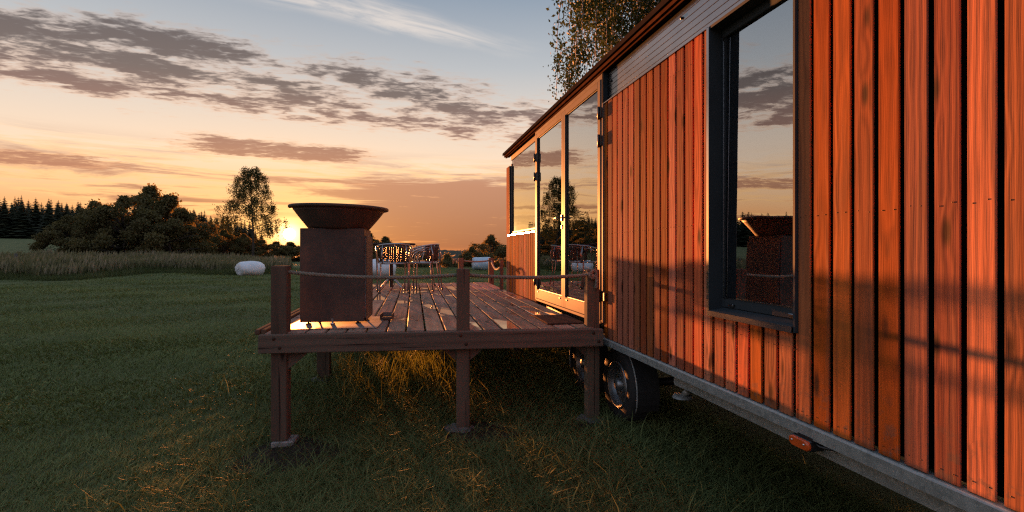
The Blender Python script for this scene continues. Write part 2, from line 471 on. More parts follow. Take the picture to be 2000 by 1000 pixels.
def leafy(name, stops, trans=0.4, rough=0.7, spec=0.06, attr='rnd', tcol=(1.0, 0.9, 0.45)):
    """leaf and blade material; colour differs from leaf to leaf by the stored attribute"""
    t, out = new_mat(name)
    at = t.node('ShaderNodeAttribute', attribute_name=attr).outputs['Fac']
    wp = t.node('ShaderNodeNewGeometry').outputs['Position']
    n = t.noise(wp, 0.55, 3, 0.5)
    f = t.m('ADD', t.m('MULTIPLY', at, 0.75), t.m('MULTIPLY', t.m('SUBTRACT', n, 0.35), 0.55), clamp=True)
    c = t.ramp(f, stops)
    b = t.node('ShaderNodeBsdfPrincipled')
    t.put(b.inputs['Base Color'], c)
    t.put(b.inputs['Roughness'], rough)
    t.put(b.inputs['Specular IOR Level'], spec)
    tl = t.node('ShaderNodeBsdfTranslucent')
    t.put(tl.inputs['Color'], t.v('MULTIPLY', c, tcol))
    mx = t.node('ShaderNodeMixShader')
    mx.inputs[0].default_value = trans
    t.l.new(b.outputs[0], mx.inputs[1])
    t.l.new(tl.outputs[0], mx.inputs[2])
    t.l.new(mx.outputs[0], out.inputs[0])


leafy('lawn_blades', [(0.0, (0.09, 0.115, 0.043)), (0.4, (0.165, 0.195, 0.074)), (0.75, (0.225, 0.228, 0.09)), (1.0, (0.25, 0.235, 0.115))], 0.22)
leafy('meadow_blades', [(0.0, (0.06, 0.085, 0.036)), (0.4, (0.11, 0.125, 0.055)), (0.7, (0.2, 0.185, 0.11)), (1.0, (0.46, 0.36, 0.29))], 0.4)
leafy('tree_leaves', [(0.0, (0.07, 0.062, 0.03)), (0.5, (0.13, 0.11, 0.05)), (1.0, (0.2, 0.16, 0.07))], 0.3)
leafy('birch_leaves', [(0.0, (0.03, 0.04, 0.016)), (0.6, (0.055, 0.07, 0.028)), (1.0, (0.10, 0.098, 0.035))], 0.15)
leafy('roof_birch_leaves', [(0.0, (0.03, 0.045, 0.018)), (0.6, (0.052, 0.078, 0.03)), (1.0, (0.095, 0.11, 0.04))], 0.12)
leafy('needles', [(0.0, (0.022, 0.028, 0.018)), (0.6, (0.04, 0.045, 0.026)), (1.0, (0.065, 0.062, 0.03))], 0.1)

# lawn and fields under the blades
t, out = new_mat('ground_turf')
wp = t.node('ShaderNodeNewGeometry').outputs['Position']
n1 = t.noise(wp, 0.35, 6, 0.6)
n2 = t.noise(wp, 4.0, 6, 0.65)
n3 = t.noise(wp, 45.0, 4, 0.65)
f = t.m('ADD', t.m('MULTIPLY', n1, 0.45), t.m('ADD', t.m('MULTIPLY', n2, 0.3), t.m('MULTIPLY', n3, 0.25)))
c = t.ramp(f, [(0.34, (0.055, 0.062, 0.03)), (0.5, (0.115, 0.125, 0.052)), (0.66, (0.17, 0.17, 0.075))])
pbsdf(t, out, c, 0.95, 0, t.m('ADD', n3, n2), 0.7, 0.05, 0.1)

# wooded slopes in the distance
t, out = new_mat('hill_woods')
wp = t.node('ShaderNodeNewGeometry').outputs['Position']
n1 = t.noise(wp, 0.004, 5, 0.6)
n2 = t.noise(wp, 0.06, 6, 0.7)
c = t.ramp(t.m('ADD', t.m('MULTIPLY', n1, 0.6), t.m('MULTIPLY', n2, 0.4)), [(0.36, (0.05, 0.052, 0.038)), (0.5, (0.085, 0.072, 0.05)), (0.64, (0.16, 0.12, 0.085))])
pbsdf(t, out, c, 0.95, 0, n2, 0.8, 8.0, 0.05)

# ------------------------------------------------------------------ mesh helpers


class MB:
    def __init__(self):
        self.v, self.f, self.s = [], [], []

    def add(self, verts, faces, smooth=False):
        o = len(self.v)
        self.v += [tuple(p) for p in verts]
        self.f += [tuple(i + o for i in fc) for fc in faces]
        self.s += [smooth] * len(faces)
        return self

    def box(self, x0, x1, y0, y1, z0, z1, M=None):
        vs = [(x, y, z) for x in (x0, x1) for y in (y0, y1) for z in (z0, z1)]
        if M is not None:
            vs = [M @ Vector(p) for p in vs]
        return self.add(vs, [(0, 1, 3, 2), (4, 6, 7, 5), (0, 4, 5, 1), (2, 3, 7, 6), (0, 2, 6, 4), (1, 5, 7, 3)])

    def cbox(self, x0, x1, y0, y1, z0, z1, c=0.003, M=None):
        """box with chamfered edges"""
        bm = bmesh.new()
        bmesh.ops.create_cube(bm, size=1.0)
        for p in bm.verts:
            p.co = Vector(((x0 + x1) / 2 + p.co.x * (x1 - x0), (y0 + y1) / 2 + p.co.y * (y1 - y0), (z0 + z1) / 2 + p.co.z * (z1 - z0)))
        bmesh.ops.bevel(bm, geom=bm.edges[:], offset=c, segments=1, affect='EDGES', profile=0.5)
        bm.verts.index_update()
        vs = [M @ p.co if M is not None else p.co.copy() for p in bm.verts]
        self.add(vs, [[q.index for q in fc.verts] for fc in bm.faces])
        bm.free()
        return self

    def tube(self, pts, r, n=8, cap=True, closed=False):
        pts = [Vector(p) for p in pts]
        m = len(pts)
        rs = r if isinstance(r, (list, tuple)) else [r] * m
        vs, fs = [], []
        ref = None
        for i, p in enumerate(pts):
            a = pts[(i - 1) % m] if (closed or i > 0) else p
            b = pts[(i + 1) % m] if (closed or i < m - 1) else p
            d = (b - a).normalized()
            if ref is None:
                ref = Vector((0, 0, 1)) if abs(d.z) < 0.9 else Vector((1, 0, 0))
            u = (ref - d * ref.dot(d)).normalized()
            ref = u
            w = d.cross(u)
            for k in range(n):
                an = 2 * math.pi * k / n
                vs.append(p + (u * math.cos(an) + w * math.sin(an)) * rs[i])
        for i in range(m if closed else m - 1):
            j = (i + 1) % m
            for k in range(n):
                fs.append((i * n + k, i * n + (k + 1) % n, j * n + (k + 1) % n, j * n + k))
        self.add(vs, fs, True)
        if cap and not closed:
            o = len(self.v) - len(vs)
            self.f += [tuple(o + k for k in reversed(range(n))), tuple(o + (m - 1) * n + k for k in range(n))]
            self.s += [False, False]
        return self

    def lathe(self, prof, n=32, M=None, smooth=True, cap=False):
        vs, fs = [], []
        for (r, z) in prof:
            for k in range(n):
                a = 2 * math.pi * k / n
                p = Vector((r * math.cos(a), r * math.sin(a), z))
                vs.append(M @ p if M is not None else p)
        for i in range(len(prof) - 1):
            for k in range(n):
                fs.append((i * n + k, i * n + (k + 1) % n, (i + 1) * n + (k + 1) % n, (i + 1) * n + k))
        self.add(vs, fs, smooth)
        if cap:
            o = len(self.v) - len(vs)
            self.f += [tuple(o + k for k in reversed(range(n))), tuple(o + (len(prof) - 1) * n + k for k in range(n))]
            self.s += [False, False]
        return self

    def prism(self, poly, axis, a, b):
        """extrude a 2D polygon along axis 0/1/2 from a to b"""
        n = len(poly)

        def p3(q, h):
            return (h, q[0], q[1]) if axis == 0 else (q[0], h, q[1]) if axis == 1 else (q[0], q[1], h)
        vs = [p3(q, a) for q in poly] + [p3(q, b) for q in poly]
        fs = [tuple(range(n)), tuple(reversed(range(n, 2 * n)))] + [(i, n + i, n + (i + 1) % n, (i + 1) % n) for i in range(n)]
        return self.add(vs, fs)

    def mesh(self, name):
        me = bpy.data.meshes.new(name)
        me.from_pydata(self.v, [], self.f)
        me.polygons.foreach_set('use_smooth', self.s)
        bm = bmesh.new()
        bm.from_mesh(me)
        bmesh.ops.recalc_face_normals(bm, faces=bm.faces[:])
        bm.to_mesh(me)
        bm.free()
        me.update()
        return me

    def build(self, name, mat, parent=None, loc=None, rot=None, **props):
        return link(name, self.mesh(name), mat, parent, loc, rot, **props)


def link(name, me, mat, parent=None, loc=None, rot=None, **props):
    o = bpy.data.objects.new(name, me)
    if mat and not me.materials:
        me.materials.append(MATS[mat] if isinstance(mat, str) else mat)
    COL.objects.link(o)
    if parent is not None:
        o.parent = parent
    if loc is not None:
        o.location = loc
    if rot is not None:
        o.rotation_euler = rot
    for k, v in props.items():
        o[k] = v
    return o


def thing(name, label, cat, loc=(0, 0, 0), rz=0.0, group=None):
    o = bpy.data.objects.new(name, None)
    o.empty_display_size = 0.2
    COL.objects.link(o)
    o.location = loc
    o.rotation_euler = (0, 0, rz)
    o['label'] = label
    o['category'] = cat
    if group:
        o['group'] = group
    return o


def copy_tree(o, parent=None):
    c = o.copy()
    COL.objects.link(c)
    c.parent = parent
    for ch in o.children:
        copy_tree(ch, c)
    return c


def np_mesh(name, verts, tris=None, quads=None, rnd=None, smooth=False):
    """fast mesh from numpy arrays; rnd is one value per vertex"""
    me = bpy.data.meshes.new(name)
    nv = len(verts)
    loops, starts = [], []
    o = 0
    if tris is not None and len(tris):
        loops.append(tris.ravel())
        starts.append(np.arange(len(tris)) * 3)
        o = len(tris) * 3
    if quads is not None and len(quads):
        loops.append(quads.ravel())
        starts.append(o + np.arange(len(quads)) * 4)
    loops = np.concatenate(loops).astype(np.int32)
    starts = np.concatenate(starts).astype(np.int32)
    me.vertices.add(nv)
    me.vertices.foreach_set('co', np.ascontiguousarray(verts, dtype=np.float32).ravel())
    me.loops.add(len(loops))
    me.loops.foreach_set('vertex_index', loops)
    me.polygons.add(len(starts))
    me.polygons.foreach_set('loop_start', starts)
    if smooth:
        me.polygons.foreach_set('use_smooth', np.ones(len(starts), dtype=bool))
    me.update(calc_edges=True)
    if rnd is not None:
        a = me.attributes.new('rnd', 'FLOAT', 'POINT')
        a.data.foreach_set('value', np.ascontiguousarray(rnd, dtype=np.float32))
    return me


# ------------------------------------------------------------------ the ground


def sstep(a, b, x):
    q = np.clip((x - a) / (b - a), 0, 1)
    return q * q * (3 - 2 * q)


def ground_z(x, y):
    x = np.asarray(x, dtype=float)
    y = np.asarray(y, dtype=float)
    d = np.hypot(x, y)
    az = np.degrees(np.arctan2(x, y))
    h = 0.055 * np.tanh(x / 1.0) * (1 - sstep(14, 30, d))
    h = h + 0.02 * np.sin(x * 1.9 + 0.6) * np.sin(y * 1.6 + 1.0) * (1 - sstep(20, 60, d)) * sstep(3, 8, np.abs(x) + np.abs(y - 6) * 0.3)
    left = 1 - sstep(-24, -11, az)
    left = np.where(az < -75, left * (1 - sstep(75, 130, -az)), left)
    h = h + left * np.clip(d - 33, 0, 180) * 0.030
    right = sstep(-9, 3, az) * (1 - sstep(120, 170, az))
    h = h - right * 13.0 * sstep(46, 150, d)
    return h


def build_ground():
    radii = np.concatenate([[0.0], np.geomspace(0.5, 60, 70), np.geomspace(64, 1560, 38)])
    na = 192
    vs = [(0, 0, float(ground_z(0, 0)))]
    ang = np.linspace(0, 2 * np.pi, na, endpoint=False)
    V = []
    for r in radii[1:]:
        x, y = r * np.sin(ang), r * np.cos(ang)
        V.append(np.stack([x, y, ground_z(x, y)], 1))
    V = np.concatenate([np.array(vs)] + V)
    k = np.arange(na)
    k2 = (k + 1) % na
    tris = np.stack([np.zeros(na, int), 1 + k2, 1 + k], 1)
    quads = []
    for i in range(len(radii) - 2):
        a = 1 + i * na
        b = a + na
        quads.append(np.stack([a + k, a + k2, b + k2, b + k], 1))
    me = np_mesh('ground', V, tris, np.concatenate(quads), smooth=True)
    link('ground', me, 'ground_turf', kind='structure')


build_ground()


def hill(name, dist, az0, az1, base, prof, seed, depth):
    """a wooded ridge: profile height as a function of azimuth, with a bumpy tree-line"""
    rs = np.random.RandomState(seed)
    n = 420
    az = np.radians(np.linspace(az0, az1, n))
    jag = np.convolve(rs.rand(n + 8), np.ones(3) / 3, 'same')[4:-4]
    top = np.interp(np.degrees(az), [p[0] for p in prof], [p[1] for p in prof]) + (jag - 0.5) * dist * 0.004
    rows = []
    m = 9
    for j in range(m):
        q = j / (m - 1)
        r = dist + depth * q
        if q <= 0.7:
            z = base + (top - base) * math.sin(q / 0.7 * math.pi / 2) ** 0.8
        else:
            z = top - (top - base) * ((q - 0.7) / 0.3) ** 1.5
        z = z + (rs.rand(n) - 0.5) * dist * 0.0035 * (1 if 0 < j < m - 1 else 0)
        rows.append(np.stack([r * np.sin(az), r * np.cos(az), z * np.ones(n)], 1))
    V = np.concatenate(rows)
    i = np.arange(n - 1)
    quads = np.concatenate([np.stack([j * n + i, j * n + i + 1, (j + 1) * n + i + 1, (j + 1) * n + i], 1) for j in range(m - 1)])
    link(name, np_mesh(name, V, None, quads, smooth=False), 'hill_woods', kind='structure')


hill('hills', 900, -60, 60, -16, [(-60, 26), (-40, 20), (-12, 4.0), (-4, 3.0), (0, 3.5), (3, 5.0), (6, 4.0), (9, 6.0), (12, 7.5), (30, 20), (60, 26)], 3, 420)
hill('wooded_ridge', 430, -9, 60, -15, [(-9, -13), (-4, -2.5), (0, -1.4), (4, -3.2), (8, -1.2), (12, 0.5), (30, 6), (60, 8)], 5, 150)

# ------------------------------------------------------------------ tiny house on wheels
WX = 1.70                                   # outer face of the cladding
Y_NEAR, Y_END = -1.45, 8.45
Z_BOT, Z_TOP = 0.766, 2.756
WIN = (1.978, 2.640)                        # near window along Y
DOOR = (4.207, 6.510)
LWIN = (6.600, 8.228)                       # far window
SILL = 1.172
LSILL = 1.765
HEAD = 3.04
house = thing('tiny_house', 'red stained timber tiny house on wheels with a dark metal roof', 'tiny house', (WX, 3.5, 0.0))
hx, hy = WX, 3.5


def hp(mb, name, mat, parent=None, **props):
    """part of the house given in world coordinates"""
    me = mb.mesh(name)
    p = parent or house
    off = Vector((hx, hy, 0)) if p == house else Vector(p['_w'])
    me.transform(Matrix.Translation(-off))
    return link(name, me, mat, p, **props)


def sub(name, mat, mb, at, parent=house):
    """a part whose own origin sits at `at` (world), so that sub-parts can hang on it"""
    at = Vector(at)
    me = mb.mesh(name)
    me.transform(Matrix.Translation(-at))
    o = link(name, me, mat, parent, loc=at - Vector((hx, hy, 0)))
    WPOS[o.name] = at
    return o


WPOS = {}


def subp(name, mat, mb, parent):
    me = mb.mesh(name)
    me.transform(Matrix.Translation(-WPOS[parent.name]))
    return link(name, me, mat, parent)


# cladding boards, one object each
rng = random.Random(4)
board_mesh = {}


def board(y0, y1, z0, z1, x=WX, th=0.026):
    w, h = round(y1 - y0, 4), round(z1 - z0, 4)
    if (w, h, th) not in board_mesh:
        c_ = 0.0022
        u_ = min(0.017, w * 0.25)
        poly = [(th, -w / 2 + u_), (0.0045, -w / 2), (0.0, -w / 2 + c_), (0.0, w / 2 - c_), (0.0045, w / 2), (th, w / 2 - u_)]
        board_mesh[(w, h, th)] = MB().prism(poly, 2, -h / 2, h / 2).mesh('board')
    o = link('board', board_mesh[(w, h, th)], 'wall_wood', house,
             loc=(x - hx + rng.uniform(-0.0012, 0.0012), (y0 + y1) / 2 - hy, (z0 + z1) / 2))
    o.rotation_euler = (rng.uniform(-0.0006, 0.0006), 0, rng.uniform(-0.006, 0.006))
    return o


PITCH, GAP, Y_REF = 0.1016, 0.0195, 1.7974
screws = MB()


def screw_pair(yc, w, z, x=WX):
    for s in (-1, 1):
        yy = yc + s * w * 0.24 + rng.uniform(-0.004, 0.004)
        zz = z + rng.uniform(-0.005, 0.005)
        M = Matrix.Translation((x - 0.0013, yy, zz)) @ Matrix.Rotation(-math.pi / 2, 4, 'Y')
        screws.lathe([(0.0001, 0.0002), (0.0022, 0.0002), (0.0022, -0.0012)], 8, M, True)


k = -40
while True:
    y0 = Y_REF + k * PITCH + GAP / 2
    y1 = y0 + PITCH - GAP
    k += 1
    if y1 < Y_NEAR + 0.03:
        continue
    if y0 > DOOR[0] - 0.03:
        break
    y1 = min(y1, DOOR[0] - 0.004)
    y0 = max(y0, Y_NEAR)
    segs = [(y0, y1, Z_BOT, Z_TOP)]
    if y1 > WIN[0] and y0 < WIN[1]:
        segs = [(y0, y1, Z_BOT, SILL - 0.034)]
        if y0 < WIN[0] - 0.012:
            segs = [(y0, WIN[0] - 0.003, Z_BOT, Z_TOP), (WIN[0] + 0.0005, y1, Z_BOT, SILL - 0.034)] if y1 - WIN[0] > 0.012 else [(y0, WIN[0] - 0.003, Z_BOT, Z_TOP)]
        elif y1 > WIN[1] + 0.012:
            segs = [(WIN[1] + 0.003, y1, Z_BOT, Z_TOP), (y0, WIN[1] - 0.0005, Z_BOT, SILL - 0.034)] if WIN[1] - y0 > 0.012 else [(WIN[1] + 0.003, y1, Z_BOT, Z_TOP)]
    for (a, b, c_, d_) in segs:
        if b - a < 0.01:
            continue
        board(a, b, c_, d_ + rng.uniform(-0.002, 0.002))
        if a > 0.2:
            yc, w = (a + b) / 2, b - a
            screw_pair(yc, w, Z_BOT + 0.035)
            if d_ > 2:
                screw_pair(yc, w, 1.65)
                screw_pair(yc, w, 2.62)
            if d_ < 1.5:
                screw_pair(yc, w, 1.07)
# under the far window, beside the doors
k = 0
y = DOOR[1] + 0.006
while y < Y_END - 0.06:
    y1 = min(y + PITCH - GAP, Y_END - 0.002)
    if y1 - y > 0.02:
        board(y, y1, Z_BOT + 0.06, LSILL - 0.022)
    y += PITCH
# boards of the corner post, up past the sill
M_ = MB().cbox(WX + 0.002, WX + 0.155, LWIN[1] + 0.001, Y_END + 0.001, LSILL - 0.02, 2.87, 0.003)
o_ = hp(M_, 'corner_board', 'wall_wood')
hp(screws, 'screws', 'screw_steel', kind='stuff')

# dark membrane behind the gaps, with openings for the windows and doors
mb = MB()
mx0, mx1 = WX + 0.052, WX + 0.057
mb.box(mx0, mx1, Y_NEAR, WIN[0], Z_BOT, 3.06)
mb.box(mx0, mx1, WIN[0], WIN[1], Z_BOT, SILL - 0.01)
mb.box(mx0, mx1, WIN[0], WIN[1], 2.76, 3.06)
mb.box(mx0, mx1, WIN[1], DOOR[0] - 0.002, Z_BOT, 3.06)
hp(mb, 'wall_membrane', 'membrane')
mb = MB()
mb.box(mx0, mx1, DOOR[1] + 0.002, Y_END - 0.01, Z_BOT, LSILL - 0.03)
mb.box(mx0, mx1, Y_END - 0.12, Y_END - 0.01, LSILL - 0.03, 2.86)
hp(mb, 'wall_membrane', 'membrane')
# outer shell: far walls, floor, ends
mb = MB()
mb.box(4.10, 4.16, Y_NEAR, Y_END, Z_BOT, 3.05)
hp(mb, 'rear_wall', 'interior_wood')
hp(MB().box(WX + 0.16, 4.098, Y_NEAR + 0.062, Y_END - 0.062, 0.80, 0.86), 'floor', 'interior_wood')
hp(MB().box(WX + 0.058, 4.098, Y_NEAR + 0.002, Y_NEAR + 0.06, Z_BOT, 3.05), 'end_wall', 'wall_wood')
hp(MB().box(WX + 0.158, 4.098, Y_END - 0.06, Y_END - 0.002, Z_BOT, 3.05), 'end_wall', 'wall_wood')
hp(MB().box(WX + 0.16, 4.098, Y_NEAR + 0.062, Y_END - 0.062, 3.0, 3.04), 'ceiling', 'interior_wood')
hp(MB().box(WX + 0.6, 4.098, 3.35, 3.41, 0.862, 2.998), 'partition', 'interior_wood')

# roof with drip edge and soffit
RX = 1.645
mb = MB()
mb.prism([(RX, 3.115), (RX, 3.075), (RX + 0.012, 3.075), (RX + 0.012, 3.10), (RX + 0.06, 3.10), (2.9, 3.20), (4.24, 3.10), (4.24, 3.115), (2.9, 3.235)], 1, Y_NEAR - 0.06, Y_END + 0.05)
ro_ = sub('roof', 'roof_metal', mb, (2.9, 3.5, 3.1))
subp('soffit', 'soffit', MB().box(RX + 0.02, WX + 0.055, Y_NEAR - 0.03, Y_END + 0.02, 3.046, 3.094), ro_)
subp('edge_strip', 'soffit', MB().cbox(WX - 0.014, WX + 0.012, Y_NEAR, Y_END, 3.030, 3.0445, 0.002), ro_)
# ribbed metal fascia above the boards
fx = WX + 0.03
fas = sub('fascia_panel', 'fascia_metal', MB().box(fx + 0.012, fx + 0.018, Y_NEAR, DOOR[0] - 0.002, Z_TOP + 0.012, 3.028), (fx, 2, 2.9))
zs = np.linspace(Z_TOP + 0.012, 3.028, 7)
for a, b in zip(zs[:-1], zs[1:]):
    subp('panel', 'fascia_metal', MB().prism([(fx + 0.0115, a + 0.0016), (fx + 0.0012, a + 0.0016), (fx, a + 0.0028), (fx, b - 0.0028), (fx + 0.0012, b - 0.0016), (fx + 0.0115, b - 0.0016)], 1, Y_NEAR, DOOR[0] - 0.003), fas)
subp('cap_strip', 'fascia_metal', MB().prism([(WX - 0.009, Z_TOP + 0.003), (WX - 0.009, Z_TOP + 0.010), (fx + 0.01, Z_TOP + 0.0118), (fx + 0.01, Z_TOP + 0.004)], 1, WIN[1] + 0.02, DOOR[0] - 0.003), fas)
for yy, zz in ((2.99, 2.965), (4.12, 2.93)):
    subp('bolt', 'hinge_black', MB().lathe([(0.0001, 0.012), (0.006, 0.012), (0.009, 0.009), (0.009, 0)], 10, Matrix.Translation((fx - 0.0005, yy, zz)) @ Matrix.Rotation(-math.pi / 2, 4, 'Y')), fas)
# door end of the fascia: dark return of the door frame
hp(MB().cbox(WX - 0.012, WX + 0.045, DOOR[0] - 0.0018, DOOR[0] + 0.02, Z_TOP + 0.012, 3.028, 0.002), 'frame_return', 'anthracite')

# near window
wx = WX + 0.062
win = sub('window', 'anthracite', MB().box(WX - 0.014, wx + 0.05, WIN[1] - 0.012, WIN[1], SILL, Z_TOP)
          .box(WX - 0.014, wx + 0.05, WIN[0], WIN[0] + 0.012, SILL - 0.03, Z_TOP)
          .box(WX - 0.013, wx + 0.05, WIN[0] + 0.0125, WIN[1] - 0.0125, Z_TOP - 0.014, Z_TOP + 0.002), (WX, 2.3, 1.9))
subp('edge_trim', 'fascia_metal', MB().cbox(WX - 0.0165, WX - 0.0145, WIN[1] - 0.010, WIN[1] + 0.012, SILL - 0.012, Z_TOP - 0.002, 0.0005), win)
subp('sill', 'anthracite', MB().prism([(WX - 0.022, SILL - 0.032), (WX - 0.022, SILL - 0.004), (wx + 0.01, SILL + 0.014), (wx + 0.01, SILL + 0.010), (WX - 0.019, SILL - 0.008), (WX - 0.019, SILL - 0.032)], 1, WIN[0] + 0.0125, WIN[1] - 0.001), win)
fa, fb = WIN[0] + 0.0125, WIN[1] - 0.0125
fz0, fz1 = SILL + 0.0145, Z_TOP - 0.0145
subp('frame', 'anthracite', MB().cbox(wx, wx + 0.06, fb - 0.022, fb - 0.0005, fz0, fz1, 0.004).cbox(wx, wx + 0.06, fa, fa + 0.035, fz0, fz1, 0.004)
     .cbox(wx + 0.001, wx + 0.06, fa + 0.0355, fb - 0.0225, fz0, fz0 + 0.055, 0.004).cbox(wx + 0.001, wx + 0.06, fa + 0.0355, fb - 0.0225, fz1 - 0.05, fz1, 0.004), win)
subp('glazing_bead', 'fascia_metal', MB().box(wx - 0.003, wx - 0.0005, fb - 0.025, fb - 0.019, fz0 + 0.05, fz1 - 0.045)
     .box(wx - 0.003, wx - 0.0005, fa + 0.032, fb - 0.0255, fz0 + 0.053, fz0 + 0.057), win)
Mt = Matrix.Translation((wx + 0.016, 0, 1.95)) @ Matrix.Rotation(R(0.4), 4, 'Y') @ Matrix.Translation((-wx - 0.016, 0, -1.95))
subp('pane', 'window_glass', MB().box(wx + 0.013, wx + 0.019, fa + 0.03, fb - 0.016, fz0 + 0.05, fz1 - 0.045, Mt), win)
for yy in (WIN[0] + 0.10, WIN[1] - 0.11):
    subp('latch', 'fascia_metal', MB().cbox(wx - 0.012, wx + 0.0005, yy - 0.022, yy + 0.022, fz0 + 0.012, fz0 + 0.026, 0.003), win)

cv, cf = [], []
for i_ in range(41):
    yy = 2.40 + 0.22 * i_ / 40
    xx = wx + 0.16 + 0.014 * math.sin(i_ * 1.1) + 0.006 * math.sin(i_ * 2.3 + 1)
    cv += [(xx, yy, SILL - 0.1), (xx, yy, Z_TOP - 0.02)]
for i_ in range(40):
    cf.append((2 * i_, 2 * i_ + 2, 2 * i_ + 3, 2 * i_ + 1))
subp('curtain', 'curtain_cloth', MB().add(cv, cf, True), win)

# far window beside the doors
lx = WX + 0.152
lw = sub('window', 'anthracite', MB().box(WX + 0.156, lx + 0.06, LWIN[1] + 0.001, Y_END - 0.062, LSILL - 0.01, HEAD)
         .box(WX + 0.06, lx + 0.05, LWIN[1] - 0.045, LWIN[1] - 0.0005, 2.872, HEAD), (WX, 7.4, 2.4))
subp('sill', 'fascia_metal', MB().prism([(WX - 0.02, LSILL - 0.02), (WX - 0.02, LSILL - 0.004), (lx + 0.01, LSILL + 0.02), (lx + 0.01, LSILL + 0.014), (WX - 0.016, LSILL - 0.01), (WX - 0.016, LSILL - 0.02)], 1, DOOR[1] + 0.003, LWIN[1] - 0.0005), lw)
subp('jamb', 'anthracite', MB().box(WX + 0.004, lx + 0.05, LWIN[1] - 0.008, LWIN[1] - 0.0006, LSILL + 0.021, 2.87), lw)
la, lb = DOOR[1] + 0.052, LWIN[1] - 0.046
lx2 = WX + 0.03
subp('frame', 'door_metal', MB().cbox(lx2, lx2 + 0.05, DOOR[1] + 0.003, la, LSILL + 0.022, HEAD, 0.003).cbox(lx2, lx2 + 0.05, lb, lb + 0.032, LSILL + 0.022, 2.9, 0.003)
     .cbox(lx2 + 0.001, lx2 + 0.05, la + 0.0005, lb + 0.04, 2.955, HEAD - 0.001, 0.003).cbox(lx2 + 0.001, lx2 + 0.05, la + 0.0005, lb - 0.0005, LSILL + 0.022, LSILL + 0.05, 0.003), lw)
subp('pane', 'window_glass', MB().box(lx2 + 0.012, lx2 + 0.018, la - 0.004, lb + 0.004, LSILL + 0.046, 2.96), lw)

# glazed double doors
dx = WX - 0.012
door_mid = 5.307
frame = sub('door_frame', 'door_metal', MB().cbox(dx, dx + 0.07, DOOR[0], DOOR[0] + 0.045, 0.885, HEAD - 0.012, 0.003).cbox(dx, dx + 0.07, DOOR[1] - 0.045, DOOR[1], 0.885, HEAD - 0.012, 0.003)
            .cbox(dx + 0.001, dx + 0.07, DOOR[0] + 0.0455, DOOR[1] - 0.0455, 2.985, HEAD - 0.0125, 0.003).cbox(dx - 0.004, dx + 0.07, DOOR[0] + 0.0455, DOOR[1] - 0.0455, 0.872, 0.9, 0.003), (WX, 5.3, 0.9))
for (a, b, hs) in ((DOOR[0] + 0.048, door_mid - 0.002, -1), (door_mid + 0.002, DOOR[1] - 0.048, 1)):
    z0, z1 = 0.904, 2.982
    st = 0.062
    zg0, zg1 = 1.018, 2.925
    ddx = dx - 0.006
    dl = sub('door', 'door_metal', MB().cbox(ddx, ddx + 0.06, a, a + st, z0, z1, 0.004).cbox(ddx, ddx + 0.06, b - st, b, z0, z1, 0.004)
             .cbox(ddx + 0.001, ddx + 0.06, a + st + 0.0004, b - st - 0.0004, z0, zg0, 0.004).cbox(ddx + 0.001, ddx + 0.06, a + st + 0.0004, b - st - 0.0004, zg1, z1, 0.004), (WX, (a + b) / 2, 0.9))
    subp('pane', 'window_glass', MB().box(ddx + 0.022, ddx + 0.028, a + st - 0.006, b - st + 0.006, zg0 - 0.006, zg1 + 0.006), dl)
    subp('gasket', 'hinge_black', MB().box(ddx + 0.012, ddx + 0.0195, a + st - 0.001, a + st + 0.006, zg0, zg1).box(ddx + 0.012, ddx + 0.0195, b - st - 0.006, b - st + 0.001, zg0, zg1)
         .box(ddx + 0.012, ddx + 0.0195, a + st + 0.0065, b - st - 0.0065, zg0 - 0.001, zg0 + 0.006).box(ddx + 0.012, ddx + 0.0195, a + st + 0.0065, b - st - 0.0065, zg1 - 0.006, zg1 + 0.001), dl)
    for yy in (a + 0.12, b - 0.12):
        subp('drain_cap', 'hinge_black', MB().cbox(ddx - 0.006, ddx + 0.0015, yy - 0.018, yy + 0.018, 0.985, 1.0, 0.002), dl)
    he = DOOR[0] + 0.046 if hs < 0 else DOOR[1] - 0.046
    for zz in (1.115, 2.45, 2.69):
        subp('hinge', 'hinge_black', MB().tube([(ddx - 0.014, he, zz - 0.055), (ddx - 0.014, he, zz + 0.055)], 0.012, 10)
             .cbox(ddx - 0.008, ddx - 0.0005, he - 0.042, he + 0.042, zz - 0.045, zz + 0.045, 0.002), dl)
    if hs > 0:
        hd = a + 0.032
        subp('handle', 'hinge_black', MB().cbox(ddx - 0.010, ddx - 0.0005, hd - 0.016, hd + 0.016, 1.82, 1.89, 0.003).tube([(ddx - 0.004, hd, 1.856), (ddx - 0.05, hd, 1.856), (ddx - 0.055, hd + 0.02, 1.856), (ddx - 0.055, hd + 0.13, 1.852)], 0.009, 8), dl)
        subp('key_plate', 'hinge_black', MB().cbox(ddx - 0.008, ddx - 0.0005, hd - 0.014, hd + 0.014, 1.735, 1.78, 0.003), dl)
# hinge bracket on the wall beside the deck post
hp(MB().cbox(WX - 0.02, WX - 0.0025, DOOR[0] - 0.075, DOOR[0] - 0.01, 1.085, 1.105, 0.002).cbox(WX - 0.02, WX - 0.0025, DOOR[0] - 0.075, DOOR[0] - 0.01, 1.125, 1.145, 0.002)
   .cbox(WX - 0.03, WX - 0.0205, DOOR[0] - 0.072, DOOR[0] - 0.05, 1.08, 1.15, 0.002), 'door_catch', 'hinge_black')

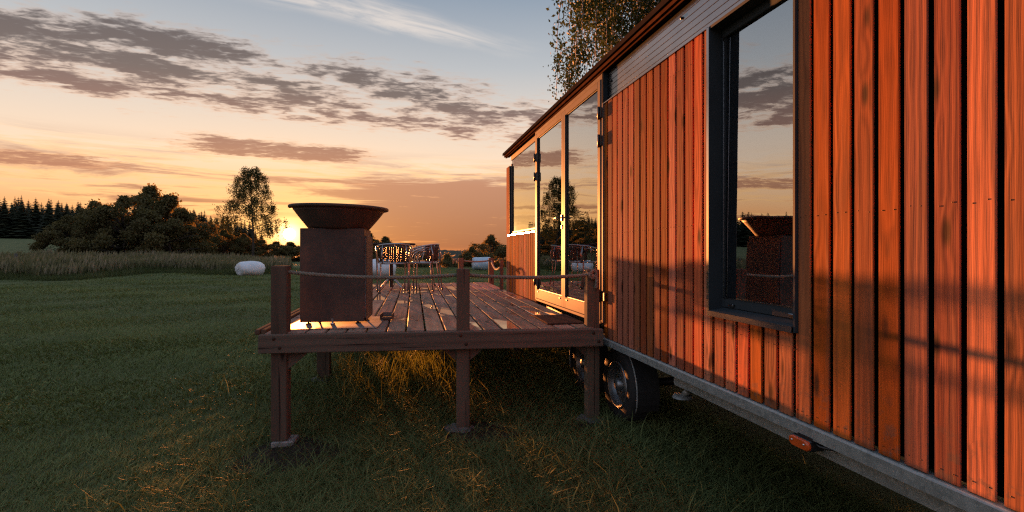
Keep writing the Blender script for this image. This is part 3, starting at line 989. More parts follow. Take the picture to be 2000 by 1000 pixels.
# galvanised edge trim and chassis rail
tr_ = sub('edge_trim', 'galvanised', MB().prism([(WX - 0.012, 0.706), (WX - 0.012, 0.752), (WX - 0.006, 0.760), (WX + 0.030, 0.764), (WX + 0.030, 0.706)], 1, Y_NEAR, Y_END), (WX, 3, 0.7))
ch_ = sub('chassis_rail', 'galvanised', MB().prism([(WX + 0.045, 0.632), (WX + 0.045, 0.7045), (WX + 0.09, 0.7045), (WX + 0.09, 0.697), (WX + 0.053, 0.697), (WX + 0.053, 0.640), (WX + 0.09, 0.640), (WX + 0.09, 0.632)], 1, Y_NEAR, 3.12), (WX, 1, 0.7))
hp(MB().box(WX + 0.55, WX + 0.62, Y_NEAR, Y_END - 0.3, 0.56, 0.70), 'frame_rail', 'galvanised')
hp(MB().box(3.45, 3.52, Y_NEAR, Y_END - 0.3, 0.56, 0.70), 'frame_rail', 'galvanised')
for yy in (0.0, 1.5, 2.9, 5.9, 7.4):
    hp(MB().box(WX + 0.095, 4.0, yy - 0.03, yy + 0.03, 0.702, 0.764), 'cross_member', 'galvanised')
hp(MB().tube([(WX + 0.2, 3.14, 0.69), (WX + 0.2, 3.2, 0.56)], 0.03, 10).tube([(WX + 0.2, 3.2, 0.56), (WX + 0.2, 3.28, 0.50)], 0.022, 10).lathe([(0.0001, 0.02), (0.06, 0.02), (0.07, 0)], 12, Matrix.Translation((WX + 0.2, 3.28, 0.49)))
   .box(WX + 0.10, WX + 0.19, 3.1, 3.2, 0.60, 0.68), 'corner_jack', 'galvanised')
# amber side marker lamp on its bracket
my, mz = 1.93, 0.684
ml = sub('marker_lamp', 'hinge_black', MB().cbox(WX - 0.026, WX + 0.0445, my - 0.055, my + 0.062, mz - 0.026, mz + 0.018, 0.004).box(WX - 0.016, WX + 0.0012, my - 0.05, my + 0.03, mz + 0.0185, mz + 0.03), (WX, my, mz))
pts = []
for kx in range(24):
    a = 2 * math.pi * kx / 24
    pts.append(((0.038 if math.cos(a) > 0 else -0.038) + 0.021 * math.cos(a), 0.021 * math.sin(a)))
mbl = MB()
n_ = len(pts)
ringv = []
for (q, xo) in ((1.0, -0.0265), (1.0, -0.036), (0.85, -0.041)):
    ringv += [(WX + xo, my + p[0] * q, mz - 0.004 + p[1] * q) for p in pts]
fs = [tuple(range(2 * n_, 3 * n_))]
for j in range(2):
    fs += [(j * n_ + i, j * n_ + (i + 1) % n_, (j + 1) * n_ + (i + 1) % n_, (j + 1) * n_ + i) for i in range(n_)]
mbl.add(ringv, fs)
subp('lens', 'orange_lens', mbl, ml)
for s in (-1, 1):
    subp('bolt', 'chrome', MB().lathe([(0.0001, 0.004), (0.004, 0.003), (0.005, 0)], 8, Matrix.Translation((WX - 0.0415, my + s * 0.034, mz)) @ Matrix.Rotation(-math.pi / 2, 4, 'Y')), ml)
subp('cable', 'hinge_black', MB().tube([(WX - 0.003, my - 0.05, mz + 0.012), (WX - 0.012, my - 0.09, mz + 0.008), (WX - 0.004, my - 0.13, mz + 0.014), (WX + 0.01, my - 0.15, mz + 0.016)], 0.005, 8), ml)

# wheels: tyre, steel rim with dish and holes
AX = WX + 0.09
WR = 0.325


def wheel_parts(yc, zc):
    M = Matrix.Translation((AX, yc, zc)) @ Matrix.Rotation(-math.pi / 2, 4, 'Y')     # lathe axis points to -X (outwards)
    tyre = MB().lathe([(0.185, -0.19), (0.25, -0.20), (0.305, -0.185), (WR, -0.15), (WR + 0.002, -0.10), (WR, -0.045), (0.308, -0.012), (0.265, 0.0), (0.215, -0.006), (0.192, -0.018)], 48, M)
    for kk in range(48):
        a = 2 * math.pi * kk / 48
        Mt = M @ Matrix.Rotation(a, 4, 'Z')
        tyre.box(WR - 0.004, WR + 0.006, -0.008, 0.008, -0.155, -0.045, Mt)
    w = sub('wheel', 'tyre_rubber', tyre, (AX, yc, zc))
    rim = MB().lathe([(0.198, -0.022), (0.199, -0.008), (0.192, -0.003), (0.184, -0.008), (0.178, -0.022), (0.168, -0.026), (0.164, -0.06), (0.15, -0.075), (0.138, -0.07), (0.115, -0.045), (0.10, -0.035), (0.085, -0.032), (0.062, -0.04), (0.055, -0.042)], 48, M)
    subp('rim', 'rim_metal', rim, w)
    hub = MB().lathe([(0.056, -0.045), (0.05, -0.012), (0.042, 0.0), (0.02, 0.006), (0.0001, 0.008)], 24, M)
    subp('hub_cap', 'rim_metal', hub, w)
    for kk in range(5):
        a = 2 * math.pi * kk / 5 + 0.3
        subp('wheel_nut', 'chrome', MB().lathe([(0.0001, 0.014), (0.009, 0.012), (0.010, -0.004)], 6, M @ Matrix.Translation((0.075 * math.cos(a), 0.075 * math.sin(a), -0.034)), False), w)
    for kk in range(10):
        a = 2 * math.pi * kk / 10
        subp('vent_hole', 'hinge_black', MB().lathe([(0.0001, 0.0), (0.010, 0.0), (0.011, -0.003)], 8, M @ Matrix.Translation((0.126 * math.cos(a), 0.126 * math.sin(a), -0.053)) @ Matrix.Rotation(a, 4, 'Z') @ Matrix.Rotation(-1.1, 4, 'Y')), w)
    return w


for yc in (4.17, 5.03):
    wheel_parts(yc, 0.365)
hp(MB().tube([(AX + 0.12, 4.17, 0.365), (3.9, 4.17, 0.365)], 0.035, 10).tube([(AX + 0.12, 5.03, 0.365), (3.9, 5.03, 0.365)], 0.035, 10), 'axle', 'black_steel')
# mudguards
for yc in (4.17, 5.03):
    mbf = MB()
    for (xa, xb) in ((AX + 0.01, AX + 0.20),):
        prof = []
        a0, a1 = (-20, 118) if yc < 4.6 else (62, 200)
        for kk in range(17):
            a = math.radians(a0 + (a1 - a0) * kk / 16)
            prof.append((yc - 0.40 * math.cos(a), 0.365 + 0.375 * math.sin(a)))
        vs, fs = [], []
        for (yy, zz) in prof:
            cy, cz = (yy - yc) * 0.985 + yc, (zz - 0.365) * 0.985 + 0.365
            vs += [(xa, yy, zz), (xb, yy, zz), (xb, cy, cz), (xa, cy, cz)]
            vs[-4] = (xa, yy, zz)
        for i in range(len(prof) - 1):
            for q in range(4):
                fs.append((i * 4 + q, i * 4 + (q + 1) % 4, (i + 1) * 4 + (q + 1) % 4, (i + 1) * 4 + q))
        fs += [(0, 1, 2, 3), tuple(len(vs) - 4 + q for q in (3, 2, 1, 0))]
        mbf.add(vs, fs, False)
    mbf2 = mbf
    hp(mbf2, 'mudguard', 'tyre_rubber')
    hp(MB().tube([(AX + 0.008, p[0], p[1]) for p in prof], 0.007, 6), 'mudguard_lip', 'galvanised')

# ------------------------------------------------------------------ deck
DZ = 0.86
FL = Vector((-1.050, 4.352))               # front edge, left and right
FR = Vector((1.612, 4.105))
BA = R(1.4)                                 # boards run a touch clockwise of the house wall
bd = Vector((math.sin(BA), math.cos(BA)))
bn = Vector((math.cos(BA), -math.sin(BA)))
deck = thing('deck', 'raised brown timber deck with wet planks in front of the tiny house', 'deck', (0.3, 7.2, 0))
dox, doy = 0.3, 7.2


def dp(mb, name, mat, **props):
    me = mb.mesh(name)
    return link(name, me, mat, deck, **props)


Y_FAR = 10.62
NB = 17
BP = 0.1555
bw = 0.1395
edge_dir = (FR - FL).normalized()
for i in range(NB):
    # board centre line starts on the front edge
    s_ = 0.078 + i * BP
    q = (FL + Vector((0, 0)))
    # point where the line meets the front edge
    base = FL + edge_dir * (s_ / edge_dir.dot(bn))
    L = (Y_FAR - base.y) / bd.y
    cuts = [0.035, 2.28 + rng.uniform(-0.01, 0.01) + (0.45 if i % 3 == 2 else 0), 4.30 + rng.uniform(-0.01, 0.01), L]
    for a, b in zip(cuts[:-1], cuts[1:]):
        a += 0.002
        b -= 0.002
        c_ = base + bd * ((a + b) / 2)
        le = (b - a) / 2
        shear = edge_dir.dot(bd) / edge_dir.dot(bn) if a < 0.1 else 0.0
        me = MB().cbox(-bw / 2, bw / 2, -le, le, -0.028, 0.0, 0.004).mesh('board')
        if a < 0.1:
            for v_ in me.vertices:
                if v_.co.y < 0:
                    v_.co.y += shear * v_.co.x
        # grooves of the planed face
        o = link('board', me, 'deck_wood', deck, loc=(c_.x - dox, c_.y - doy, DZ + rng.uniform(-0.002, 0.002)))
        o.rotation_euler = (rng.uniform(-0.0008, 0.0008), rng.uniform(-0.006, 0.006), -BA)


def obox(mb, p0, p1, w, z0, z1, c=0.005):
    """upright-sided beam from p0 to p1 (plan), width w"""
    p0, p1 = Vector(p0), Vector(p1)
    d = p1 - p0
    M = Matrix.Translation((p0.x, p0.y, 0)) @ Matrix.Rotation(math.atan2(d.y, d.x), 4, 'Z')
    return mb.cbox(0, d.length, -w / 2, w / 2, z0, z1, c, M)


def beam(name, p0, p1, w, z0, z1, mat='beam_wood_x', parent=deck):
    p0, p1 = Vector(p0), Vector(p1)
    d = p1 - p0
    c_ = (p0 + p1) / 2
    me = MB().cbox(-d.length / 2, d.length / 2, -w / 2, w / 2, z0, z1, 0.006).mesh(name)
    o = link(name, me, mat, parent, loc=(c_.x - dox, c_.y - doy, 0), rot=(0, 0, math.atan2(d.y, d.x)))
    return o


en = Vector((edge_dir.y, -edge_dir.x))      # outward normal of the front edge (towards the camera)
beam('front_beam', FL + en * 0.012 - edge_dir * 0.02, FR + en * 0.012 + edge_dir * 0.03, 0.05, DZ - 0.148, DZ - 0.004)
FFL = FL + bd * ((Y_FAR - FL.y) / bd.y)
FFR = FR + bd * ((Y_FAR - FR.y) / bd.y)
beam('side_beam', FL + bd * 0.06 + bn * 0.022, FFL - bd * 0.02 + bn * 0.022, 0.045, DZ - 0.15, DZ - 0.034)
beam('side_beam', FR + bd * 0.06 - bn * 0.045, FFR - bd * 0.02 - bn * 0.045, 0.045, DZ - 0.15, DZ - 0.034)
beam('rear_beam', FFL - bd * 0.03, FFR - bd * 0.03, 0.045, DZ - 0.15, DZ - 0.034)
for fq in (0.34, 0.66):
    a_ = FL + (FR - FL) * fq
    beam('joist', a_ + bd * 0.1, a_ + bd * (Y_FAR - 4.4), 0.06, DZ - 0.13, DZ - 0.034)
# edging strip on the far-left side
for off_ in (0.022, 0.072):
    beam('edge_strip', FL + bd * 0.15 - bn * (off_ + 0.006), FFL - bn * (off_ + 0.006), 0.04, DZ - 0.03, DZ + 0.012)

for k_ in range(4):  # unseen boards added below the far end to keep sun off the wheels
    beam('added_shade_board', (-0.32, Y_FAR - 0.075), (1.74, Y_FAR - 0.075), 0.022, 0.115 + 0.148 * k_, 0.25 + 0.148 * k_)
posts = {}


def post(name, x, y, z0, z1, w=0.108, rot=0.0, lab=None):
    me = MB().cbox(-w / 2, w / 2, -w / 2, w / 2, z0, z1, 0.005).mesh(name)
    o = link(name, me, 'beam_wood_z', deck, loc=(x - dox, y - doy, 0), rot=(0, 0, rot))
    if lab:
        o['label'] = lab
    posts[(x, y)] = o
    return o


ra = math.atan2(edge_dir.y, edge_dir.x)
PL = FL + edge_dir * 0.118 - en * 0.068
PM = FL + edge_dir * 1.548 - en * 0.072
PR = Vector((1.588, 4.205))
GZ = lambda x, y: float(ground_z(x, y))
post('railing_post', PL.x, PL.y, 0.06 + GZ(*PL), 1.385, 0.118, ra)
post('railing_post', PM.x, PM.y, 0.02 + GZ(*PM), 1.356, 0.106, ra)
post('railing_post', PR.x, PR.y, 0.02 + GZ(*PR), 1.345, 0.106, ra)
FP1 = Vector((1.19, Y_FAR - 0.02))
FP2 = Vector((1.80, Y_FAR - 0.10))
FP3 = Vector((1.640, 8.56))
post('railing_post', FP1.x, FP1.y, GZ(*FP1), 1.36, 0.10)
post('railing_post', FP2.x, FP2.y, GZ(*FP2), 1.36, 0.10)
post('railing_post', FP3.x, FP3.y, GZ(*FP3), 1.345, 0.055)
LQ = FL + bd * 2.2 + bn * 0.10
post('leg', LQ.x, LQ.y, 0.02 + GZ(*LQ), DZ - 0.152, 0.145)
for q in (FL + bd * 4.4 + bn * 0.1, FL + bd * 6.1 + bn * 0.1, PM + bd * 2.6, PM + bd * 5.2, FR + bd * 3.0 - bn * 0.12):
    post('leg', q.x, q.y, GZ(*q), DZ - 0.152, 0.10)
STK = Vector((0.86, 6.0))
post('stake', STK.x, STK.y, 0.3, DZ - 0.14, 0.04)
# diagonal braces under the front beam


def brace(px_, py_, sgn, ln=0.17):
    M = Matrix.Translation((px_, py_, 0)) @ Matrix.Rotation(ra, 4, 'Z')
    poly = [(0.055, DZ - 0.15), (0.055 + ln, DZ - 0.15), (0.055, DZ - 0.15 - ln * 0.85)]
    mb = MB()
    vs = [M @ Vector((sgn * p[0], h, p[1])) for h in (-0.03, 0.03) for p in poly]
    mb.add(vs, [(0, 1, 2), (5, 4, 3), (0, 3, 4, 1), (1, 4, 5, 2), (2, 5, 3, 0)])
    me = mb.mesh('brace')
    me.transform(Matrix.Translation((-dox, -doy, 0)))
    link('brace', me, 'beam_wood_x', deck)


for q_ in (PL, PM, PR):
    for (o1, o2) in ((-0.022, -0.035), (0.022, -0.105)):
        b_ = FL + edge_dir * ((q_ - FL).dot(edge_dir) + o1) + en * 0.0375
        Mb = Matrix.Translation((b_.x - dox, b_.y - doy, DZ + o2)) @ Matrix.Rotation(math.atan2(en.y, en.x), 4, 'Z') @ Matrix.Rotation(math.pi / 2, 4, 'Y')
        MB().lathe([(0.014, -0.001), (0.014, 0.001), (0.0085, 0.0012), (0.0085, 0.006), (0.0001, 0.0065)], 10, Mb).build('bolt', 'screw_steel', deck)
brace(PL.x, PL.y, 1)
brace(PM.x, PM.y, -1, 0.12)
brace(PM.x, PM.y, 1, 0.12)
brace(PR.x, PR.y, -1, 0.12)


def rock(mb, c, r, seed, flat=0.6):
    bm = bmesh.new()
    bmesh.ops.create_icosphere(bm, subdivisions=2, radius=1.0)
    rs = random.Random(seed)
    ph = [rs.uniform(0, 6) for _ in range(6)]
    for v in bm.verts:
        p = v.co
        k_ = 1 + 0.22 * math.sin(3.1 * p.x + ph[0]) * math.cos(2.7 * p.y + ph[1]) + 0.15 * math.sin(5 * p.z + ph[2] + 3 * p.x)
        v.co = Vector((p.x * r * k_, p.y * r * k_ * 0.9, p.z * r * flat * k_))
    bm.verts.index_update()
    mb.add([Vector(c) + v.co for v in bm.verts], [[q.index for q in f.verts] for f in bm.faces])
    bm.free()
    return mb


def dpw(mb, name, mat):
    me = mb.mesh(name)
    me.transform(Matrix.Translation((-dox, -doy, 0)))
    return link(name, me, mat, deck)


M = Matrix.Translation((PL.x + 0.02, PL.y, 0)) @ Matrix.Rotation(ra, 4, 'Z')
g0 = GZ(*PL)
dpw(MB().cbox(-0.075, 0.095, -0.075, 0.095, g0 - 0.2, g0 + 0.058, 0.008, M), 'footing', 'concrete')
for q, hh in ((PM, 0.05), (PR, 0.06), (LQ, 0.03)):
    gz = GZ(*q)
    dpw(rock(MB(), (q.x, q.y, gz - 0.01), 0.15, int(q.x * 100), 0.45), 'footing', 'stone')

# loose stones and bare soil round the front footings
rs_ = random.Random(8)
k = 0
labels_st = []
soil = MB()
for (cx, cy, rr) in ((PL.x + 0.10, PL.y - 0.22, 0.42), (PM.x + 0.12, PM.y - 0.12, 0.3), (PR.x - 0.1, PR.y - 0.1, 0.22)):
    n = 26
    vs = [(cx, cy, GZ(cx, cy) + 0.03)]
    for ring_ in range(1, 5):
        for j in range(n):
            a = 2 * math.pi * j / n
            r_ = rr * ring_ / 4 * (1 + 0.2 * math.sin(3 * a + cx * 5) + rs_.uniform(-0.06, 0.06))
            x_, y_ = cx + r_ * math.cos(a) * 1.15, cy + r_ * math.sin(a)
            vs.append((x_, y_, GZ(x_, y_) + 0.03 * (1 - (ring_ / 4) ** 1.5) - (0.02 if ring_ == 4 else 0) + rs_.uniform(-0.012, 0.012)))
    fs = [(0, 1 + j, 1 + (j + 1) % n) for j in range(n)]
    for ring_ in range(3):
        for j in range(n):
            fs.append((1 + ring_ * n + j, 1 + ring_ * n + (j + 1) % n, 1 + (ring_ + 1) * n + (j + 1) % n, 1 + (ring_ + 1) * n + j))
    soil.add(vs, fs, True)
soil.build('bare_soil', 'soil', None, label='bare dark soil heaped round the front footings of the deck', category='soil', kind='stuff')

# ------------------------------------------------------------------ ropes


def rope_path(ctrl, n):
    """points along a polyline with sag between neighbours: ctrl = [(Vector, sag_to_next), ...]"""
    pts = []
    for (a, sg), (b, _) in zip(ctrl[:-1], ctrl[1:]):
        a, b = Vector(a), Vector(b)
        m = max(3, int((b - a).length * n))
        for i in range(m):
            q = i / m
            p = a.lerp(b, q)
            p.z -= sg * 4 * q * (1 - q)
            pts.append(p)
    pts.append(Vector(ctrl[-1][0]))
    return pts


def rope_mesh(pts, r, pitch=0.075, per_turn=9):
    mb = MB()
    # resample evenly
    d = [0]
    for a, b in zip(pts[:-1], pts[1:]):
        d.append(d[-1] + (b - a).length)
    L = d[-1]
    n = max(8, int(L / pitch * per_turn))
    P = []
    j = 0
    for i in range(n + 1):
        s = L * i / n
        while j < len(d) - 2 and d[j + 1] < s:
            j += 1
        q = 0 if d[j + 1] == d[j] else (s - d[j]) / (d[j + 1] - d[j])
        P.append(pts[j].lerp(pts[j + 1], min(1, q)))
    ref = Vector((0, 0, 1))
    strands = [[], [], []]
    for i, p in enumerate(P):
        dd_ = (P[min(i + 1, n)] - P[max(i - 1, 0)]).normalized()
        u = ref - dd_ * ref.dot(dd_)
        if u.length < 1e-3:
            u = Vector((1, 0, 0)) - dd_ * dd_.x
        u.normalize()
        ref = u
        w = dd_.cross(u)
        an = 2 * math.pi * (L * i / n) / pitch
        for k_ in range(3):
            a = an + 2 * math.pi * k_ / 3
            strands[k_].append(p + (u * math.cos(a) + w * math.sin(a)) * r * 0.52)
    for st in strands:
        mb.tube(st, r * 0.56, 6)
    return mb


RRAD = 0.0152
zl, zm, zr = 1.335, 1.308, 1.296
pl = Vector((PL.x, PL.y, zl))
pm = Vector((PM.x, PM.y, zm))
pr = Vector((PR.x, PR.y, zr))
back = Vector((-en.x, -en.y, 0))
front = Vector((en.x, en.y, 0))
e3 = Vector((edge_dir.x, edge_dir.y, 0))
knot = []
for a in range(0, 300, 25):
    an = R(a)
    knot.append(pr + e3 * (-0.01) + front * (0.072) + Vector((0, 0, 0.0)) + e3 * (0.03 * math.sin(an)) + Vector((0, 0, 0.034 * math.cos(an) + 0.01)))
ctrl = [(pl - e3 * 0.03, 0.0), (pl + e3 * 0.06, 0.034), (pm, 0.022), (pr - e3 * 0.075 + front * 0.03, 0), (pr - e3 * 0.03 + front * 0.075 + Vector((0, 0, 0.015)), 0)]
ctrl += [(p, 0) for p in knot]
ctrl += [(pr + e3 * 0.022 + front * 0.078 + Vector((0, 0, -0.02)), 0), (pr + e3 * 0.018 + front * 0.084 + Vector((0, 0, -0.075)), 0), (pr + e3 * 0.012 + front * 0.08 + Vector((0, 0, -0.105)), 0)]
ro = rope_mesh(rope_path(ctrl, 20), RRAD).build('rope', 'rope_fibre', label='taut twisted rope strung through the three front posts of the deck', category='rope')
f1, f2, f3 = (Vector((p.x, p.y, 1.315)) for p in (FP1, FP2, FP3))
ctrl = [(f1 + Vector((-0.16, -0.03, -0.07)), 0), (f1 + Vector((-0.15, -0.05, 0.0)), 0), (f1 + Vector((-0.11, -0.07, 0.035)), 0), (f1 + Vector((-0.06, -0.075, 0.0)), 0), (f1 + Vector((-0.09, -0.08, -0.05)), 0), (f1 + Vector((-0.05, 0, 0)), 0),
        (f1, 0.03), (f2, 0.13), (f3 + Vector((0, 0, -0.04)), 0)]
rope_mesh(rope_path(ctrl, 20), 0.0165).build('rope', 'rope_fibre', label='slack twisted rope between the far deck posts beyond the house corner', category='rope')

# ------------------------------------------------------------------ fire bowl on its pedestal
bx, by = -0.567, 4.985
FROT = R(-3.5)
fire = thing('fire_bowl', 'large round rusty steel fire bowl on a tall box pedestal', 'fire bowl', (bx, by, DZ), FROT)
bz0 = 0.028
hw = 0.268
hd = 0.24
body = MB().cbox(-hw, hw, -hd, hd, bz0, 0.838, 0.004).build('pedestal', 'corten', fire)
MB().cbox(hw + 0.012, hw + 0.018, -hd + 0.012, hd, bz0 + 0.004, 0.775, 0.002).build('side_panel', 'corten', fire)
MB().box(hw + 0.0005, hw + 0.0115, -hd + 0.02, -hd + 0.034, bz0 + 0.03, 0.76).box(hw + 0.0005, hw + 0.0115, hd - 0.034, hd - 0.02, bz0 + 0.03, 0.76).build('spacer', 'plate_steel', fire)
# bowl: spherical wall, broad flat rim
prof = [(0.19, 0.8385)]
for i in range(11):
    q = i / 10
    a = R(38 + 44 * q)
    prof.append((0.264 + (0.398 - 0.264) * (0.86 * q + 0.14 * math.sin(q * math.pi / 2)), 0.840 + 0.172 * q))
prof += [(0.424, 1.014), (0.434, 1.018), (0.436, 1.034), (0.430, 1.040), (0.20, 1.040), (0.195, 1.034), (0.195, 1.026), (0.40, 1.010), (0.33, 0.93), (0.22, 0.86), (0.001, 0.85)]
bo = MB().lathe(prof, 64, Matrix.Rotation(R(1.1), 4, 'Y')).build('bowl', 'corten', fire)
for sx in (-1, 1):
    for sy in (-1, 1):
        MB().lathe([(0.0001, 0.0), (0.024, 0.0), (0.024, 0.008), (0.009, 0.010), (0.009, bz0 + 0.002)], 14, Matrix.Translation((sx * (hw - 0.06), sy * (hd - 0.05), 0.0065))).build('foot', 'black_steel', fire)
MB().lathe([(0.0001, 0.0), (0.02, 0.0), (0.02, 0.01), (0.008, 0.012), (0.008, bz0)], 12, Matrix.Translation((0.0, -hd + 0.012, 0.0065))).build('foot', 'chrome', fire)
MB().cbox(-0.010, 0.010, -hd - 0.003, -hd - 0.0005, 0.035, 0.058, 0.001).build('badge', 'plate_steel', fire)
# steel spark plate under it
M = Matrix.Translation((bx + 0.02, by - 0.06, 0)) @ Matrix.Rotation(R(-4.0), 4, 'Z')
me = MB().cbox(-0.37, 0.39, -0.40, 0.36, 0.0, 0.0045, 0.001)
me.build('spark_plate', 'plate_steel', None, (bx + 0.015, by - 0.09, DZ + 0.0025), (0, 0, R(-4.5)), label='thin bare steel plate lying under the fire bowl pedestal', category='metal plate')
# small rusty ash tray standing beside the pedestal
at = thing('ash_tray', 'small open rusty metal tray on the deck beside the pedestal', 'tray', (bx + 0.44, by + 0.06, DZ + 0.0075), R(-6))
MB().cbox(-0.055, 0.055, -0.09, 0.09, 0, 0.006, 0.001).build('base', 'corten', at)
MB().cbox(-0.055, -0.050, -0.09, 0.09, 0.0065, 0.05, 0.001).build('side', 'corten', at)
MB().cbox(0.050, 0.055, -0.09, 0.09, 0.0065, 0.05, 0.001).build('side', 'corten', at)
MB().cbox(-0.0495, 0.0495, 0.085, 0.09, 0.0065, 0.05, 0.001).build('side', 'plate_steel', at)
MB().cbox(-0.0495, 0.0495, -0.09, -0.085, 0.0065, 0.02, 0.001).build('side', 'corten', at)

# doormat
mat_me = MB().cbox(-0.165, 0.165, -0.285, 0.285, 0, 0.014, 0.004)
mat_me.build('doormat', 'doormat_fibre', None, (1.415, 4.64, DZ + 0.003), (0, 0, R(-2)), label='dark fibre doormat on the deck before the glass doors', category='doormat')

# ------------------------------------------------------------------ bistro table and chairs


def make_chair(loc, rz, label):
    """stacking bistro chair, faces +Y: double bent tubes for arms and legs, woven seat and back"""
    t_ = thing('bistro_chair', label, 'chair', loc, rz, 'woven bistro chairs on the deck')
    rr = 0.0115
    seat_h = 0.45
    # seat: woven panel on a ring
    sw = 0.205
    outline = []
    for k_ in range(20):
        a = 2 * math.pi * k_ / 20
        cx = abs(math.cos(a)) ** 0.6 * math.copysign(1, math.cos(a))
        cy = abs(math.sin(a)) ** 0.6 * math.copysign(1, math.sin(a))
        outline.append((cx * sw, cy * 0.2))
    MB().tube([(p[0], p[1], seat_h) for p in outline], 0.0115, 8, closed=True).build('seat_frame', 'chair_alu', t_)
    sm = MB()
    for k_ in range(17):
        u = -0.19 + 0.38 * k_ / 16
        e = 0.195 * (1 - abs(u / 0.215) ** 6)
        sm.tube([(u, -e, seat_h + 0.004 * (1 if k_ % 2 else -1)), (u, e, seat_h - 0.004 * (1 if k_ % 2 else -1))], 0.0085, 5)
        sm.tube([(-e, u, seat_h + 0.004), (e, u, seat_h + 0.004)], 0.0085, 5)
    sm.build('seat', 'wicker', t_)
    # arm hoop: runs from one front leg over the arm round the back to the other
    hoop = []
    H = 0.745

    def back_pt(a, z_):
        return (0.265 * math.cos(a), 0.0 - 0.235 * math.sin(a), z_)
    left = [(-0.235, 0.225, 0.0), (-0.24, 0.222, 0.25), (-0.245, 0.215, 0.45), (-0.255, 0.195, 0.56), (-0.265, 0.15, 0.63), (-0.268, 0.08, 0.67), (-0.267, 0.0, 0.695)]
    arc = [back_pt(math.pi - math.pi * i / 14, 0.70 + (H - 0.70) * math.sin(math.pi * i / 14)) for i in range(1, 14)]
    right = [(-p[0], p[1], p[2]) for p in reversed(left)]
    MB().tube(left + arc + right, rr, 8).build('arm_hoop', 'chair_alu', t_)
    left2 = [(-0.222, 0.17, seat_h - 0.002), (-0.235, 0.165, 0.53), (-0.248, 0.13, 0.595), (-0.252, 0.06, 0.635), (-0.252, 0.0, 0.655)]
    arc2 = [(0.252 * math.cos(math.pi - math.pi * i / 14), -0.222 * math.sin(math.pi * i / 14), 0.66 + 0.05 * math.sin(math.pi * i / 14)) for i in range(1, 14)]
    MB().tube(left2 + arc2 + [(-p[0], p[1], p[2]) for p in reversed(left2)], 0.009, 8).build('arm_rail', 'chair_alu', t_)
    for s in (-1, 1):
        MB().tube([(s * 0.19, -0.19, 0.47), (s * 0.2, -0.18, seat_h), (s * 0.205, -0.20, 0.3), (s * 0.215, -0.235, 0.0)], rr, 8).build('leg', 'chair_alu', t_)
        MB().tube([(s * 0.2, 0.0, seat_h), (s * 0.235, -0.02, 0.52), (s * 0.255, -0.05, 0.62), (s * 0.262, -0.06, 0.69)], 0.009, 8).build('arm_stay', 'chair_alu', t_)
        MB().tube([(s * 0.17, -0.205, seat_h - 0.01), (s * 0.185, -0.225, 0.58), (s * 0.17, -0.245 + 0.06, 0.725)], 0.009, 8).build('back_stay', 'chair_alu', t_)
        for yy in (0.225, -0.235):
            MB().lathe([(0.0001, 0), (0.013, 0.0), (0.0145, 0.004), (0.0145, 0.03), (0.012, 0.033)], 10, Matrix.Translation((s * (0.235 if yy > 0 else 0.215), yy, 0.0005))).build('foot_cap', 'hinge_black', t_)
    # woven back, curved round the hoop
    bm_ = MB()
    nA = 22
    for i in range(nA):
        a = math.pi - math.pi * (0.17 + 0.66 * i / (nA - 1))
        x_, y_ = 0.252 * math.cos(a), -0.226 * math.sin(a)
        gap = i in (3, 7, 11, 14, 18)
        if gap:
            continue
        pts_ = []
        for j in range(6):
            z_ = 0.475 + (0.735 - 0.475) * j / 5
            k_ = 0.94 + 0.06 * j / 5
            pts_.append((x_ * k_, y_ * k_, z_ + 0.0))
        bm_.tube(pts_, 0.009, 5)
    for j in range(9):
        z_ = 0.485 + 0.028 * j
        pts_ = []
        for i in range(17):
            a = math.pi - math.pi * (0.17 + 0.66 * i / 16)
            k_ = 0.945 + 0.06 * j / 9 + (0.012 if (i + j) % 2 else -0.012)
            pts_.append((0.252 * math.cos(a) * k_, -0.226 * math.sin(a) * k_, z_))
        bm_.tube(pts_, 0.006 if j % 3 else 0.0085, 5)
    bm_.build('backrest', 'wicker', t_)
    return t_


def wpos(px_, zc):
    """plan position of a picture column at a depth (layout was worked out this way)"""
    xc = (px_ - 1000) / 1020 * zc
    return (xc * math.cos(R(12)) + zc * math.sin(R(12)), -xc * math.sin(R(12)) + zc * math.cos(R(12)))


c1 = make_chair((-0.11, 8.25, DZ + 0.003), R(4), 'bistro chair with its woven back turned to the fire bowl')
c2 = copy_tree(c1)
c2.location = (0.36, 8.50, DZ + 0.003)
c2.rotation_euler = (0, 0, R(66))
c2['label'] = 'bistro chair seen from its side, nearest to the glass doors'
c3 = copy_tree(c1)
c3.location = (0.40, 9.45, DZ + 0.003)
c3.rotation_euler = (0, 0, R(98))
c3['label'] = 'bistro chair half hidden behind the other two, on the far side of the table'

tb = thing('bistro_table', 'round dark bistro table between the woven chairs on the deck', 'table', (-0.16, 9.05, DZ + 0.003))
MB().lathe([(0.0001, 0.735), (0.385, 0.735), (0.40, 0.742), (0.404, 0.752), (0.40, 0.765), (0.39, 0.77), (0.0001, 0.771)], 48).build('table_top', 'table_top', tb)
MB().lathe([(0.03, 0.03), (0.03, 0.70), (0.10, 0.734)], 20).build('column', 'black_steel', tb)
for k_ in range(4):
    a = math.pi / 4 + k_ * math.pi / 2
    ca, sa = math.cos(a), math.sin(a)
    MB().tube([(0.028 * ca, 0.028 * sa, 0.16), (0.12 * ca, 0.12 * sa, 0.13), (0.22 * ca, 0.22 * sa, 0.045), (0.27 * ca, 0.27 * sa, 0.011)], [0.016, 0.016, 0.014, 0.011], 8).build('leg', 'chair_alu', tb)

# ------------------------------------------------------------------ bales, fence post


def polar(az, d):
    return d * math.sin(R(az)), d * math.cos(R(az))


